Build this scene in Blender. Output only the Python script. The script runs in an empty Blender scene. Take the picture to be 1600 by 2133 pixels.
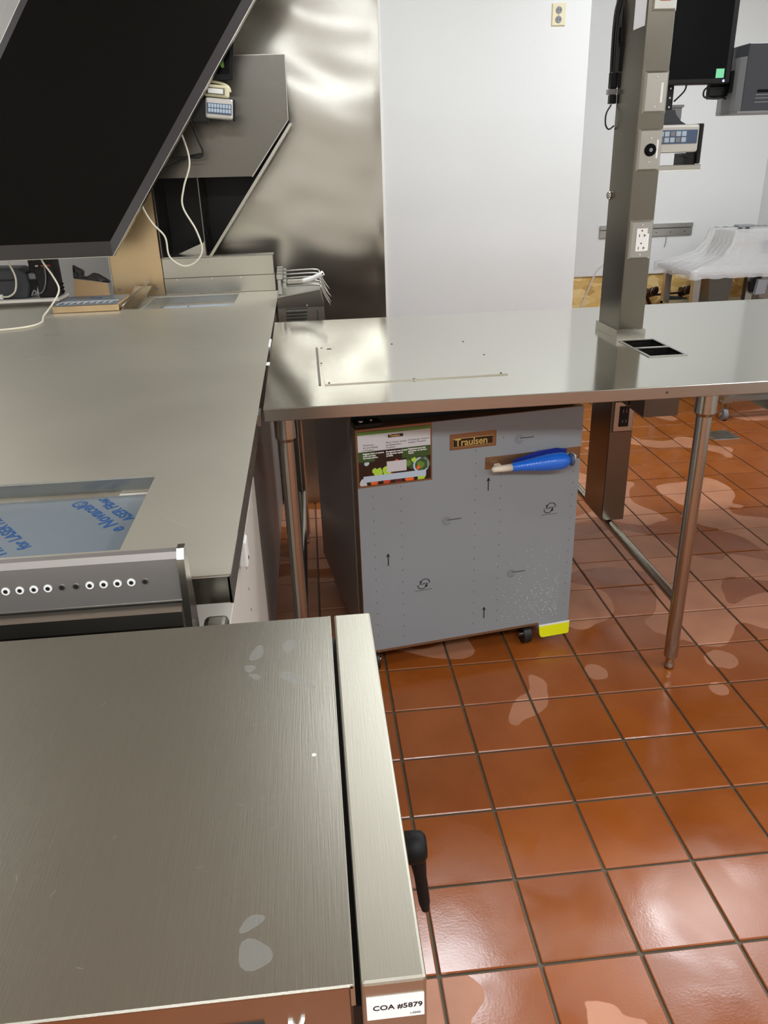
import bpy, bmesh, math, random
from mathutils import Vector, Matrix
random.seed(7)
C = bpy.context.scene.collection

# ------------------------------------------------------------------ camera
M3 = Matrix(((0.9948, 0.06721, -0.07658), (-0.09713, 0.39863, -0.91195), (-0.03077, 0.91465, 0.40308)))
R3 = M3  # columns of R: camera axes in world
CAM = Vector((0.04165, -1.81968, 1.44032))
cam_d = bpy.data.cameras.new('camera'); cam = bpy.data.objects.new('camera', cam_d); C.objects.link(cam)
cam.matrix_world = Matrix.Translation(CAM) @ R3.to_4x4()
cam_d.sensor_fit = 'HORIZONTAL'; cam_d.sensor_width = 36; cam_d.lens = 36 * 1612.447 / 1600
cam_d.clip_start = 0.02
bpy.context.scene.camera = cam

# ------------------------------------------------------------------ world, exposure
sc = bpy.context.scene
w = bpy.data.worlds.new('world'); sc.world = w; w.use_nodes = True
w.node_tree.nodes['Background'].inputs[0].default_value = (0.8, 0.85, 1, 1)
w.node_tree.nodes['Background'].inputs[1].default_value = 0.1
sc.view_settings.view_transform = 'Standard'; sc.view_settings.look = 'None'
sc.view_settings.gamma = 1; sc.view_settings.use_curve_mapping = False
sc.view_settings.exposure = -0.02

# ------------------------------------------------------------------ ceiling lamps (their housings follow below)
CEIL = 2.85
LAMPS = [(0.5, 1.12, 0.6, 0.6, 'above the prep table by the column'), (2.22, 1.40, 0.6, 0.6, 'above the right end of the prep table'), (-0.42, -2.95, 1.2, 0.6, 'directly behind the camera'), (0.82, -2.95, 1.2, 0.6, 'behind the camera, first to the right'),
         (2.33, -0.9, 0.6, 0.6, 'right of the camera'), (2.35, -2.95, 0.6, 0.6, 'behind the camera, far right'), (-2.4, -2.95, 1.2, 0.6, 'behind the camera on the left'), (-2.6, 1.22, 0.6, 0.6, 'above the left end of the worktop')]
LAMP_W = 70   # watts per square metre of panel
for (lx, ly, sx, sy, where) in LAMPS:
    ld = bpy.data.lights.new('ceiling_lamp', 'AREA'); ld.shape = 'RECTANGLE'; ld.size = sx * .94; ld.size_y = sy * .9
    ld.energy = LAMP_W * sx * sy * (1.7 if lx > 2 and ly > 0 else .92); ld.color = (0.90, 0.955, 1.0)
    lo = bpy.data.objects.new('ceiling_lamp', ld); C.objects.link(lo); lo.location = (lx, ly, CEIL - .035)

# ------------------------------------------------------------------ helpers
def lin(c):
    return tuple(((x / 255) / 12.92 if x / 255 <= .04045 else ((x / 255 + .055) / 1.055) ** 2.4) for x in c)

def mat(name, col, rough=.5, metal=0., bump=0., bscale=40., stretch=None, rvar=0., rscale=3., cvar=0., cscale=6., coat=0., spec=.5, alpha=1., trans=0., emit=0., bdist=.002, ior=None):
    m = bpy.data.materials.new(name); m.use_nodes = True
    nt = m.node_tree; N = nt.nodes; L = nt.links; b = N['Principled BSDF']
    c = lin(col) + (1,)
    b.inputs['Base Color'].default_value = c; b.inputs['Roughness'].default_value = rough; b.inputs['Metallic'].default_value = metal
    b.inputs['Coat Weight'].default_value = coat; b.inputs['Alpha'].default_value = alpha; b.inputs['Transmission Weight'].default_value = trans
    b.inputs['Specular IOR Level'].default_value = spec
    if ior: b.inputs['IOR'].default_value = ior
    if emit: b.inputs['Emission Color'].default_value = c; b.inputs['Emission Strength'].default_value = emit
    tc = N.new('ShaderNodeTexCoord')
    def noise(scale, st=None, det=3.):
        mp = N.new('ShaderNodeMapping'); L.new(tc.outputs['Object'], mp.inputs[0])
        if st: mp.inputs['Scale'].default_value = st
        n = N.new('ShaderNodeTexNoise'); n.inputs['Scale'].default_value = scale; n.inputs['Detail'].default_value = det
        L.new(mp.outputs[0], n.inputs['Vector']); return n
    if bump:
        n = noise(bscale, stretch); bp = N.new('ShaderNodeBump'); bp.inputs['Strength'].default_value = bump; bp.inputs['Distance'].default_value = bdist
        L.new(n.outputs[0], bp.inputs['Height']); L.new(bp.outputs[0], b.inputs['Normal'])
    if rvar:
        n = noise(rscale, None, 5.); mr = N.new('ShaderNodeMapRange'); mr.inputs['From Min'].default_value = .3; mr.inputs['From Max'].default_value = .7
        mr.inputs['To Min'].default_value = max(0.02, rough - rvar); mr.inputs['To Max'].default_value = rough + rvar
        L.new(n.outputs[0], mr.inputs[0]); L.new(mr.outputs[0], b.inputs['Roughness'])
    if cvar:
        n = noise(cscale, stretch, 4.); mr = N.new('ShaderNodeMapRange'); mr.inputs['From Min'].default_value = .3; mr.inputs['From Max'].default_value = .7
        mr.inputs['To Min'].default_value = 1 - cvar; mr.inputs['To Max'].default_value = 1 + cvar
        hs = N.new('ShaderNodeHueSaturation'); hs.inputs['Color'].default_value = c
        L.new(n.outputs[0], mr.inputs[0]); L.new(mr.outputs[0], hs.inputs['Value']); L.new(hs.outputs[0], b.inputs['Base Color'])
    return m

SX, SY, SZ = (1.5, 60, 60), (60, 1.5, 60), (60, 60, 1.5)
MT = dict(
    steel_table=mat('steel_table', (212, 210, 199), .11, 1, .015, 14, SX, .015, 4),
    steel_top=mat('steel_top', (208, 203, 187), .40, .76, .03, 14, SY, .02, 3),
    steel_oven=mat('steel_oven', (162, 158, 146), .34, 1, .05, 14, SY, .02, 2.5, .03, 10),
    steel_door=mat('steel_door', (186, 182, 168), .44, 1, .05, 14, SY, .02, 3),
    steel=mat('steel', (176, 173, 164), .28, 1, .03, 12, SZ, .02, 5),
    steel_tan_reflection=mat('steel_tan_reflection', (196, 172, 136), .3, .9, cvar=.06, cscale=5), steel_side=mat('steel_side', (150, 145, 141), .38, .6), satin=mat('satin', (158, 152, 146), .5, .35),  # post and box lid steel: a warm reflection is put into the base colour
    steel_x=mat('steel_x', (178, 175, 166), .26, 1, .03, 12, SX, .02, 5),
    steel_col=mat('steel_col', (120, 116, 105), .24, 1, .03, 12, SZ, .02, 5),
    steel_tube=mat('steel_tube', (180, 177, 166), .24, 1, .02, 12, SZ, .02, 8),
    steel_sheet=mat('steel_sheet', (172, 169, 160), .19, 1, .02, 12, SX, .02, 3),
    steel_dark=mat('steel_dark', (110, 107, 100), .3, 1, .05, 12, SZ, .05, 5),
    chrome=mat('chrome', (220, 220, 220), .08, 1),
    black=mat('black', (10, 9, 9), .4, spec=.3), black_rough=mat('black_rough', (13, 13, 14), .55, spec=.25, bump=.2, bscale=400),
    black_panel=mat('black_panel', (9, 6, 3), .6, spec=.12), black_rim=mat('black_rim', (66, 63, 65), .4, spec=.5),
    black_gloss=mat('black_gloss', (4, 5, 8), .15, spec=.1), charcoal=mat('charcoal', (50, 53, 58), .55), grey=mat('grey', (128, 128, 130), .5), beige_grey=mat('beige_grey', (196, 192, 184), .35, .3),
    white_wall=mat('white_wall', (214, 214, 212), .38, bump=.12, bscale=160, cvar=.012, cscale=2),
    paint=mat('paint', (220, 218, 210), .6), wood=mat('wood', (196, 152, 92), .5, cvar=.1, cscale=3, bump=.1), ceiling=mat('ceiling', (222, 221, 217), .8, bump=.3, bscale=120),
    white=mat('white', (232, 230, 224), .45), white_cab=mat('white_cab', (214, 209, 198), .4, cvar=.02), white_plastic=mat('white_plastic', (238, 238, 234), .35),
    film=mat('film', (136, 141, 144), .42, 0, .05, 8, None, .05, 3, .03, 3), film_blue=mat('film_blue', (110, 120, 127), .35, 0, .1, 6, None, .05, 3, .03, 5),
    print_black=mat('print_black', (22, 22, 24), .5), print_grey=mat('print_grey', (84, 86, 90), .5), print_blue=mat('print_blue', (22, 74, 128), .5), print_white=mat('print_white', (235, 235, 232), .5),
    paper=mat('paper', (196, 192, 192), .55), steel_floor_tint=mat('steel_floor_tint', (142, 112, 84), .28, .7), badge=mat('badge', (34, 20, 14), .3), gold=mat('gold', (214, 196, 118), .3, .6),  # bare fridge door steel: brown reflection of the floor painted into its colour
    blue=mat('blue', (18, 104, 214), .28, coat=.5), blue_shaded=mat('blue_shaded', (10, 40, 128), .3, coat=.4), cream=mat('cream', (224, 212, 190), .4), yellow=mat('yellow', (232, 236, 20), .45),
    rubber=mat('rubber', (20, 20, 20), .5), grout=mat('grout', (92, 82, 66), .55, bump=.4, bscale=120, rvar=.2),
    green=mat('green', (92, 128, 46), .5), dgreen=mat('dgreen', (52, 76, 30), .5), lime=mat('lime', (170, 205, 60), .5), red=mat('red', (196, 64, 40), .5), maroon=mat('maroon', (92, 26, 26), .5), orange=mat('orange', (222, 96, 40), .5),
    cable_white=mat('cable_white', (226, 220, 200), .4), cable_black=mat('cable_black', (16, 15, 14), .45), beige=mat('beige', (214, 205, 172), .4),
    pipe=mat('pipe', (62, 34, 30), .3, .6), plastic_bag=mat('plastic_bag', (12, 9, 9), .2, bump=.8, bscale=30, bdist=.01),
    cardboard=mat('cardboard', (196, 164, 122), .7, cvar=.04), clear=mat('clear', (235, 232, 232), .12, 0, .5, 14, (2, 2, 14), .05, 8, alpha=.4, bdist=.01),
    screen_green=mat('screen_green', (110, 200, 150), .4, emit=.5), led=mat('led', (150, 160, 255), .4, emit=3), rail=mat('rail', (176, 175, 168), .3, .9), orange_red=mat('orange_red', (206, 80, 36), .4),
    lens=mat('lens', (245, 250, 255), .5, emit=2.0), mid_blue=mat('mid_blue', (70, 88, 116), .3), key_light=mat('key_light', (176, 192, 206), .35), pink=mat('pink', (196, 168, 160), .6),
)

def osb_mat():
    m = bpy.data.materials.new('osb'); m.use_nodes = True; nt = m.node_tree; N = nt.nodes; L = nt.links; b = N['Principled BSDF']
    tc = N.new('ShaderNodeTexCoord'); mp = N.new('ShaderNodeMapping'); mp.inputs['Scale'].default_value = (16, 16, 34); L.new(tc.outputs['Object'], mp.inputs[0])
    v = N.new('ShaderNodeTexVoronoi'); v.inputs['Scale'].default_value = 1.; v.inputs['Randomness'].default_value = 1; L.new(mp.outputs[0], v.inputs['Vector'])
    cr = N.new('ShaderNodeValToRGB'); e = cr.color_ramp.elements
    e[0].color = lin((168, 128, 66)) + (1,); e[1].color = lin((232, 206, 150)) + (1,)
    x = cr.color_ramp.elements.new(.5); x.color = lin((214, 178, 108)) + (1,)
    L.new(v.outputs['Color'], cr.inputs[0]); L.new(cr.outputs[0], b.inputs['Base Color']); b.inputs['Roughness'].default_value = .7
    return m
MT['osb'] = osb_mat()

def tile_mat():
    """terracotta quarry tile: saturated where a film of water lies on it, pale and matt where it has dried in sharp-edged patches"""
    m = bpy.data.materials.new('quarry_tile'); m.use_nodes = True; nt = m.node_tree; N = nt.nodes; L = nt.links; b = N['Principled BSDF']
    g = N.new('ShaderNodeNewGeometry'); oi = N.new('ShaderNodeObjectInfo'); P = g.outputs['Position']
    def noise(sc_, det=3., dist=0.):
        n = N.new('ShaderNodeTexNoise'); n.inputs['Scale'].default_value = sc_; n.inputs['Detail'].default_value = det; n.inputs['Distortion'].default_value = dist; L.new(P, n.inputs['Vector']); return n.outputs[0]
    def math_(op, a_, b_=None, c_=None):
        k = N.new('ShaderNodeMath'); k.operation = op
        for i_, v in enumerate((a_, b_, c_)):
            if v is None: continue
            if isinstance(v, (int, float)): k.inputs[i_].default_value = v
            else: L.new(v, k.inputs[i_])
        return k.outputs[0]
    def ramp(v, lo, hi, a_=0., b_=1., smooth=True):
        k = N.new('ShaderNodeMapRange'); k.interpolation_type = 'SMOOTHSTEP' if smooth else 'LINEAR'
        for i_, q in enumerate((v, lo, hi, a_, b_)):
            if isinstance(q, (int, float)): k.inputs[i_].default_value = q
            else: L.new(q, k.inputs[i_])
        return k.outputs[0]
    sp = N.new('ShaderNodeSeparateXYZ'); L.new(P, sp.inputs[0]); Yc = sp.outputs['Y']
    band = math_('MULTIPLY', ramp(Yc, .05, .45), ramp(Yc, 1.45, 1.75, 1., 0.))
    f = math_('ADD', noise(2.6, 1.5, .4), math_('ADD', math_('MULTIPLY', band, .17), ramp(Yc, -.1, .1, -.12, 0.)))
    dry = ramp(f, .63, .637)
    wob = noise(9, 2)
    for cx_, cy_, r_ in ((.17, -.90, .10), (.13, -.80, .05), (.50, -.97, .075), (.845, .105, .034), (1.175, -.03, .03), (1.25, .12, .05)):
        vd = N.new('ShaderNodeVectorMath'); vd.operation = 'DISTANCE'; L.new(P, vd.inputs[0]); vd.inputs[1].default_value = (cx_, cy_, 0)
        d_ = math_('ADD', math_('DIVIDE', vd.outputs['Value'], r_), math_('MULTIPLY', math_('SUBTRACT', wob, .5), 1.6))
        dry = math_('MAXIMUM', dry, ramp(d_, .96, 1.0, 1., 0.))
    mx = N.new('ShaderNodeMix'); mx.data_type = 'RGBA'
    cr = N.new('ShaderNodeValToRGB'); e = cr.color_ramp.elements
    e[0].position = .3; e[0].color = lin((138, 70, 24)) + (1,); e[1].position = .7; e[1].color = lin((153, 84, 34)) + (1,); L.new(noise(5, 5), cr.inputs[0])
    c2 = N.new('ShaderNodeValToRGB'); e = c2.color_ramp.elements
    e[0].position = .3; e[0].color = lin((168, 112, 82)) + (1,); e[1].position = .7; e[1].color = lin((186, 128, 96)) + (1,); L.new(noise(7, 4), c2.inputs[0])
    L.new(dry, mx.inputs['Factor']); L.new(cr.outputs[0], mx.inputs['A']); L.new(c2.outputs[0], mx.inputs['B'])
    hs = N.new('ShaderNodeHueSaturation'); L.new(ramp(oi.outputs['Random'], 0., 1., .9, 1.1, False), hs.inputs['Value']); L.new(mx.outputs['Result'], hs.inputs['Color']); L.new(hs.outputs[0], b.inputs['Base Color'])
    wet_r = ramp(noise(4.5, 2, .6), .40, .58, .17, .30)
    mr = N.new('ShaderNodeMix'); mr.data_type = 'FLOAT'; L.new(dry, mr.inputs['Factor']); L.new(wet_r, mr.inputs['A']); mr.inputs['B'].default_value = .42; L.new(mr.outputs['Result'], b.inputs['Roughness'])
    h = math_('MULTIPLY_ADD', noise(190, 3), .16, math_('MULTIPLY_ADD', dry, -.12, noise(8, 2)))
    bp = N.new('ShaderNodeBump'); bp.inputs['Strength'].default_value = .22; bp.inputs['Distance'].default_value = .003; L.new(h, bp.inputs['Height']); L.new(bp.outputs[0], b.inputs['Normal'])
    b.inputs['IOR'].default_value = 1.5; b.inputs['Specular IOR Level'].default_value = .5
    return m
MT['tile'] = tile_mat()

def handprint_mat():   # oven top: brushed steel with greasy finger smudges and fine scratches
    m = MT['steel_oven']; nt = m.node_tree; N = nt.nodes; L = nt.links; b = N['Principled BSDF']
    return m

class MB:
    def __init__(s): s.bm = bmesh.new()
    def _faces(s, vs, fs, smooth=False):
        v = [s.bm.verts.new(p) for p in vs]
        for f in fs:
            try: q = s.bm.faces.new([v[i] for i in f]); q.smooth = smooth
            except ValueError: pass
        return s
    def box(s, x0, x1, y0, y1, z0, z1, bev=0., seg=1, rot=None, about=None):
        b = bmesh.new(); bmesh.ops.create_cube(b, size=1)
        for v in b.verts: v.co = Vector(((x0 + x1) / 2 + v.co.x * (x1 - x0), (y0 + y1) / 2 + v.co.y * (y1 - y0), (z0 + z1) / 2 + v.co.z * (z1 - z0)))
        if bev: bmesh.ops.bevel(b, geom=b.edges[:], offset=bev, segments=seg, affect='EDGES', profile=.5)
        if rot:
            a = Vector(about) if about else Vector(((x0 + x1) / 2, (y0 + y1) / 2, (z0 + z1) / 2))
            mt = Matrix.Translation(a) @ rot.to_4x4() @ Matrix.Translation(-a)
            for v in b.verts: v.co = mt @ v.co
        s.join(b); return s
    def join(s, b):
        b.verts.index_update(); mp = [s.bm.verts.new(v.co) for v in b.verts]
        for f in b.faces:
            try: q = s.bm.faces.new([mp[v.index] for v in f.verts]); q.smooth = f.smooth
            except ValueError: pass
        b.free()
    def prism(s, poly, axis, a0, a1, bev=0.):   # polygon in the plane normal to axis; coordinates in xyz order without that axis
        def P(u, v, a): return {'x': (a, u, v), 'y': (u, a, v), 'z': (u, v, a)}[axis]
        b = bmesh.new(); lo = [b.verts.new(P(u, v, a0)) for u, v in poly]; hi = [b.verts.new(P(u, v, a1)) for u, v in poly]; n = len(poly)
        b.faces.new(lo); b.faces.new(hi)
        for i in range(n): b.faces.new([lo[i], lo[(i + 1) % n], hi[(i + 1) % n], hi[i]])
        bmesh.ops.recalc_face_normals(b, faces=b.faces[:])
        if bev: bmesh.ops.bevel(b, geom=b.edges[:], offset=bev, segments=1, affect='EDGES')
        s.join(b); return s
    def cyl(s, p0, p1, r0, r1=None, n=20, cap=True):
        p0, p1 = Vector(p0), Vector(p1); r1 = r0 if r1 is None else r1
        d = (p1 - p0).normalized(); u = d.orthogonal().normalized(); v = d.cross(u)
        A = []; B = []
        for i in range(n):
            t = 2 * math.pi * i / n; e = u * math.cos(t) + v * math.sin(t); A.append(s.bm.verts.new(p0 + e * r0)); B.append(s.bm.verts.new(p1 + e * r1))
        for i in range(n):
            f = s.bm.faces.new([A[i], A[(i + 1) % n], B[(i + 1) % n], B[i]]); f.smooth = True
        if cap:
            f0 = [s.bm.verts.new(x.co) for x in A]; f1 = [s.bm.verts.new(x.co) for x in B]; s.bm.faces.new(f0[::-1]); s.bm.faces.new(f1)
        return s
    def lathe(s, prof, org, axis, n=24, sq=None):   # prof = [(t, r)]; axis vector; sq = (u, scale) flattening
        o = Vector(org); d = Vector(axis).normalized(); u = Vector((0, 0, 1)) if abs(d.z) < .9 else Vector((1, 0, 0)); u = (u - d * u.dot(d)).normalized(); v = d.cross(u)
        rings = []
        for t, r in prof:
            rings.append([s.bm.verts.new(o + d * t + (u * math.cos(2 * math.pi * i / n) * (sq or 1) + v * math.sin(2 * math.pi * i / n)) * r) for i in range(n)])
        for a, b in zip(rings, rings[1:]):
            for i in range(n):
                f = s.bm.faces.new([a[i], a[(i + 1) % n], b[(i + 1) % n], b[i]]); f.smooth = True
        s.bm.faces.new(rings[0][::-1]); s.bm.faces.new(rings[-1]); return s
    def tube(s, pts, r, n=8, sub=6):
        P = [Vector(p) for p in pts]
        Q = []
        if len(P) > 2 and sub > 1:
            E = [P[0] * 2 - P[1]] + P + [P[-1] * 2 - P[-2]]
            for i in range(1, len(E) - 2):
                for k in range(sub):
                    t = k / sub; a, b, c, d = E[i - 1], E[i], E[i + 1], E[i + 2]
                    Q.append(.5 * ((2 * b) + (c - a) * t + (2 * a - 5 * b + 4 * c - d) * t * t + (3 * b - a - 3 * c + d) * t ** 3))
            Q.append(P[-1])
        else: Q = P
        prev = None; u = None
        for i, q in enumerate(Q):
            d = ((Q[min(i + 1, len(Q) - 1)] - Q[max(i - 1, 0)])).normalized()
            u = d.orthogonal().normalized() if u is None else (u - d * u.dot(d)).normalized()
            v = d.cross(u)
            ring = [s.bm.verts.new(q + (u * math.cos(2 * math.pi * k / n) + v * math.sin(2 * math.pi * k / n)) * r) for k in range(n)]
            if prev:
                for k in range(n):
                    f = s.bm.faces.new([prev[k], prev[(k + 1) % n], ring[(k + 1) % n], ring[k]]); f.smooth = True
            else: s.bm.faces.new(ring[::-1])
            prev = ring
        s.bm.faces.new(prev); return s
    def build(s, name, m, parent=None):
        bmesh.ops.recalc_face_normals(s.bm, faces=s.bm.faces[:])
        me = bpy.data.meshes.new(name); s.bm.to_mesh(me); s.bm.free()
        return link(name, me, m, parent)

ORG = {}
def world_org(o): return ORG.get(o.name_full, Vector((0, 0, 0))) if o else Vector((0, 0, 0))
def link(name, me, m, parent=None):
    """mesh given in world coordinates (or in the frame of a rotated root whose origin is registered as zero)"""
    off = world_org(parent) if parent else None
    o = bpy.data.objects.new(name, me); C.objects.link(o)
    if m: me.materials.append(MT[m] if isinstance(m, str) else m)
    if parent is not None:
        me.transform(Matrix.Translation(-off)); o.parent = parent; ORG[o.name_full] = off
    else:
        if len(me.vertices):
            xs = [v.co.x for v in me.vertices]; ys = [v.co.y for v in me.vertices]; zs = [v.co.z for v in me.vertices]
            c = Vector(((min(xs) + max(xs)) / 2, (min(ys) + max(ys)) / 2, min(zs)))
            me.transform(Matrix.Translation(-c)); o.location = c; ORG[o.name_full] = c
    return o
def tag(o, label, cat, group=None, kind=None):
    o['label'] = label; o['category'] = cat
    if group: o['group'] = group
    if kind: o['kind'] = kind
    return o
def thing(name, loc, label, cat, group=None, rot=0., local=False):
    e = bpy.data.objects.new(name, None); C.objects.link(e); e.location = loc; e.rotation_euler = (0, 0, rot); e.empty_display_size = .05
    ORG[e.name_full] = Vector((0, 0, 0)) if local else Vector(loc)
    return tag(e, label, cat, group)
def struct(o): o['kind'] = 'structure'; return o
def text_mesh(name, body, size, m, parent, mtx, ext=.0003, font_shear=0., align='LEFT', spacing=1., bold=0.):
    cu = bpy.data.curves.new(name, 'FONT'); cu.body = body; cu.size = size; cu.extrude = ext; cu.align_x = align; cu.shear = font_shear; cu.space_character = spacing; cu.offset = bold
    cu.resolution_u = 3
    t = bpy.data.objects.new('tmp', cu); me = bpy.data.meshes.new_from_object(t); bpy.data.objects.remove(t); bpy.data.curves.remove(cu)
    me.name = name; me.materials.clear(); me.transform(mtx)
    return link(name, me, m, parent)
def frame_m(origin, ux, uy):
    ux = Vector(ux).normalized(); uy = Vector(uy).normalized(); uz = ux.cross(uy)
    m = Matrix((ux, uy, uz)).transposed().to_4x4(); m.translation = Vector(origin); return m
FRONT = lambda x, y, z: frame_m((x, y, z), (1, 0, 0), (0, 0, 1))      # lettering on a face that looks towards -y

def slab(name, xs, ys, z0, z1, holes, m, parent=None, skew=None):
    """slab in x,y with rectangular holes; xs, ys outer bounds"""
    X = sorted(set([xs[0], xs[1]] + [h[0] for h in holes] + [h[1] for h in holes])); Y = sorted(set([ys[0], ys[1]] + [h[2] for h in holes] + [h[3] for h in holes]))
    mb = MB(); bm = mb.bm; V = {}
    def v(i, j, z):
        if (i, j, z) not in V: V[i, j, z] = bm.verts.new((X[i], Y[j], z))
        return V[i, j, z]
    inside = lambda i, j: 0 <= i < len(X) - 1 and 0 <= j < len(Y) - 1 and not any(h[0] - 1e-6 <= X[i] and X[i + 1] <= h[1] + 1e-6 and h[2] - 1e-6 <= Y[j] and Y[j + 1] <= h[3] + 1e-6 for h in holes)
    for i in range(len(X) - 1):
        for j in range(len(Y) - 1):
            if not inside(i, j): continue
            bm.faces.new([v(i, j, z1), v(i + 1, j, z1), v(i + 1, j + 1, z1), v(i, j + 1, z1)]); bm.faces.new([v(i, j, z0), v(i, j + 1, z0), v(i + 1, j + 1, z0), v(i + 1, j, z0)])
            for (di, dj, a, b) in ((-1, 0, (i, j), (i, j + 1)), (1, 0, (i + 1, j + 1), (i + 1, j)), (0, -1, (i + 1, j), (i, j)), (0, 1, (i, j + 1), (i + 1, j + 1))):
                if not inside(i + di, j + dj): bm.faces.new([v(*a, z0), v(*b, z0), v(*b, z1), v(*a, z1)])
    if skew:
        for q in bm.verts: skew(q)
    return mb.build(name, m, parent)

# ------------------------------------------------------------------ room
T = .2032
struct(MB().box(-3.6, 3.0, -4.6, 3.36, -.12, -.006).build('floor', 'grout'))
floor = bpy.data.objects['floor']
def tile_mesh():
    mb = MB(); h = T / 2 - .0033
    mb.box(-h, h, -h, h, -.006, 0, .0022)
    me = bpy.data.meshes.new('tile'); bmesh.ops.recalc_face_normals(mb.bm, faces=mb.bm.faces[:]); mb.bm.to_mesh(me); mb.bm.free(); me.materials.append(MT['tile']); return me
tme = tile_mesh()
Mi = R3.transposed()
def project(p):
    d = Mi @ (Vector(p) - CAM)
    if d.z > -.05: return None
    return 800 + 1612.447 * d.x / -d.z, 1066.5 - 1612.447 * d.y / -d.z, -d.z
cells = []
for i in range(-17, 15):
    for j in range(-22, 17):
        cx, cy = (i + .5) * T, (j + .5) * T
        if cx > 3.0 - .1 or cx < -3.5 or cy < -4.5 or cy > 3.3: continue
        q = project((cx, cy, 0)); hid = (cx < -.25 and cy > -1.0) or (cx < .02 and cy > -1.55)
        vis = q and -120 < q[0] < 1720 and 800 < q[1] < 2330 and not hid
        cells.append((0 if vis else 1, (q[2] if q else 99), cx, cy))
cells.sort()
rest = MB(); nt_ = 0
for k, (hid, dd, cx, cy) in enumerate(cells):
    z = random.uniform(-.0004, .0002)
    if not hid and nt_ < 300:
        o = bpy.data.objects.new('tile', tme); C.objects.link(o); o.parent = floor; nt_ += 1
        o.location = Vector((cx, cy, z)) - ORG['floor']; o.rotation_euler = (random.uniform(-.0016, .0016), random.uniform(-.0016, .0016), random.uniform(-.002, .002))
    else:
        h = T / 2 - .0033; rest._faces([(cx - h, cy - h, z), (cx + h, cy - h, z), (cx + h, cy + h, z), (cx - h, cy + h, z), (cx - h, cy - h, -.006), (cx + h, cy - h, -.006), (cx + h, cy + h, -.006), (cx - h, cy + h, -.006)],
                                         [(0, 1, 2, 3), (0, 4, 5, 1), (1, 5, 6, 2), (2, 6, 7, 3), (3, 7, 4, 0)])
o = rest.build('tile_field', 'tile', floor); o['kind'] = 'stuff'

YW, YA, XJ = 2.60, 3.30, 1.535        # back wall, alcove wall and the jog between them
ww = MB().box(-3.6, XJ, YW, YW + .1, 0, CEIL).box(XJ - .1, XJ, YW + .1, YA + .12, 0, CEIL).build('wall_back', 'white_wall'); struct(ww)
wa = MB().box(XJ, 3.1, YA + .012, YA + .12, 0, CEIL).build('wall_alcove', 'osb'); struct(wa)
zc = .765
MB().box(XJ + .002, 1.752, YA, YA + .012, zc, CEIL).build('wall_panel', 'white_wall', wa)
MB().box(1.755, 2.98, YA, YA + .012, zc, CEIL).build('wall_panel', 'white_wall', wa)
MB().box(1.748, 1.757, YA - .004, YA, zc, CEIL).build('joint_strip', 'white', wa)
MB().box(2.01, 2.10, YA + .006, YA + .013, .60, .69).build('patch', 'orange_red', wa)
struct(MB().box(2.98, 3.1, -4.7, YA + .0, 0, CEIL).build('wall_right', 'white_wall'))
struct(MB().box(-3.7, -3.6, -4.7, YW + .1, 0, CEIL).build('wall_left', 'paint'))
struct(MB().box(-3.6, 2.98, -4.7, -4.6, 0, CEIL).build('wall_front', 'paint'))
ce = struct(MB().box(-3.7, 3.1, -4.7, YA + .12, CEIL, CEIL + .1).build('ceiling', 'ceiling'))
struct(MB().box(-3.6, XJ, YW - .012, YW, 0, .10, .002).build('baseboard_back', 'pipe'))
for (lx, ly, sx, sy, where) in LAMPS:
    t = thing('ceiling_light', (lx, ly, CEIL - .03), 'flat square white light panel in the ceiling, ' + where, 'ceiling light', 'ceiling light panels')
    f = MB(); f.box(lx - sx / 2, lx + sx / 2, ly - sy / 2, ly - sy / 2 + .02, CEIL - .03, CEIL); f.box(lx - sx / 2, lx + sx / 2, ly + sy / 2 - .02, ly + sy / 2, CEIL - .03, CEIL)
    f.box(lx - sx / 2, lx - sx / 2 + .02, ly - sy / 2 + .02, ly + sy / 2 - .02, CEIL - .03, CEIL); f.box(lx + sx / 2 - .02, lx + sx / 2, ly - sy / 2 + .02, ly + sy / 2 - .02, CEIL - .03, CEIL)
    f.build('frame', 'white', t)
    MB().box(lx - sx / 2 + .02, lx + sx / 2 - .02, ly - sy / 2 + .02, ly + sy / 2 - .02, CEIL - .012, CEIL - .002).build('diffuser', 'lens', t)

# wavy stainless cladding sheet on the back wall
def wavy_sheet():
    x0, x1, z0, z1 = -.56, .462, .1, CEIL - .01; y = YW - .006; nx, nz = 56, 170
    mb = MB(); bm = mb.bm
    def h(x, z):
        return .85 * (.0034 * math.sin(z * 11.0 + 1.5 * math.sin(x * 4.2 + .4) + .5) + .0014 * math.sin(z * 15 + 2.0 * x * 3 + 1.0 * math.sin(x * 7 + z * 3)) + .0003 * math.sin(z * 41 + 4 * math.sin(x * 4.0)) * (1 if z > 0.5 else .6)
                + .004 * math.exp(-((x - .3) ** 2 / .03 + (z - 1.42) ** 2 / .012)) - .004 * math.exp(-((x + .02) ** 2 / .012 + (z - 1.28) ** 2 / .006)))
    V = [[bm.verts.new((x0 + (x1 - x0) * i / nx, y - h(x0 + (x1 - x0) * i / nx, z0 + (z1 - z0) * j / nz) * min(1, i / 2, (nx - i) / 2), z0 + (z1 - z0) * j / nz)) for i in range(nx + 1)] for j in range(nz + 1)]
    for j in range(nz):
        for i in range(nx):
            f = bm.faces.new([V[j][i], V[j][i + 1], V[j + 1][i + 1], V[j + 1][i]]); f.smooth = True
    o = mb.build('steel_sheet', 'steel_sheet', ww); return o
wavy_sheet()
MB().box(.462, .474, YW - .009, YW, .1, CEIL - .01, .001).build('edge_trim', 'white', ww)

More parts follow.
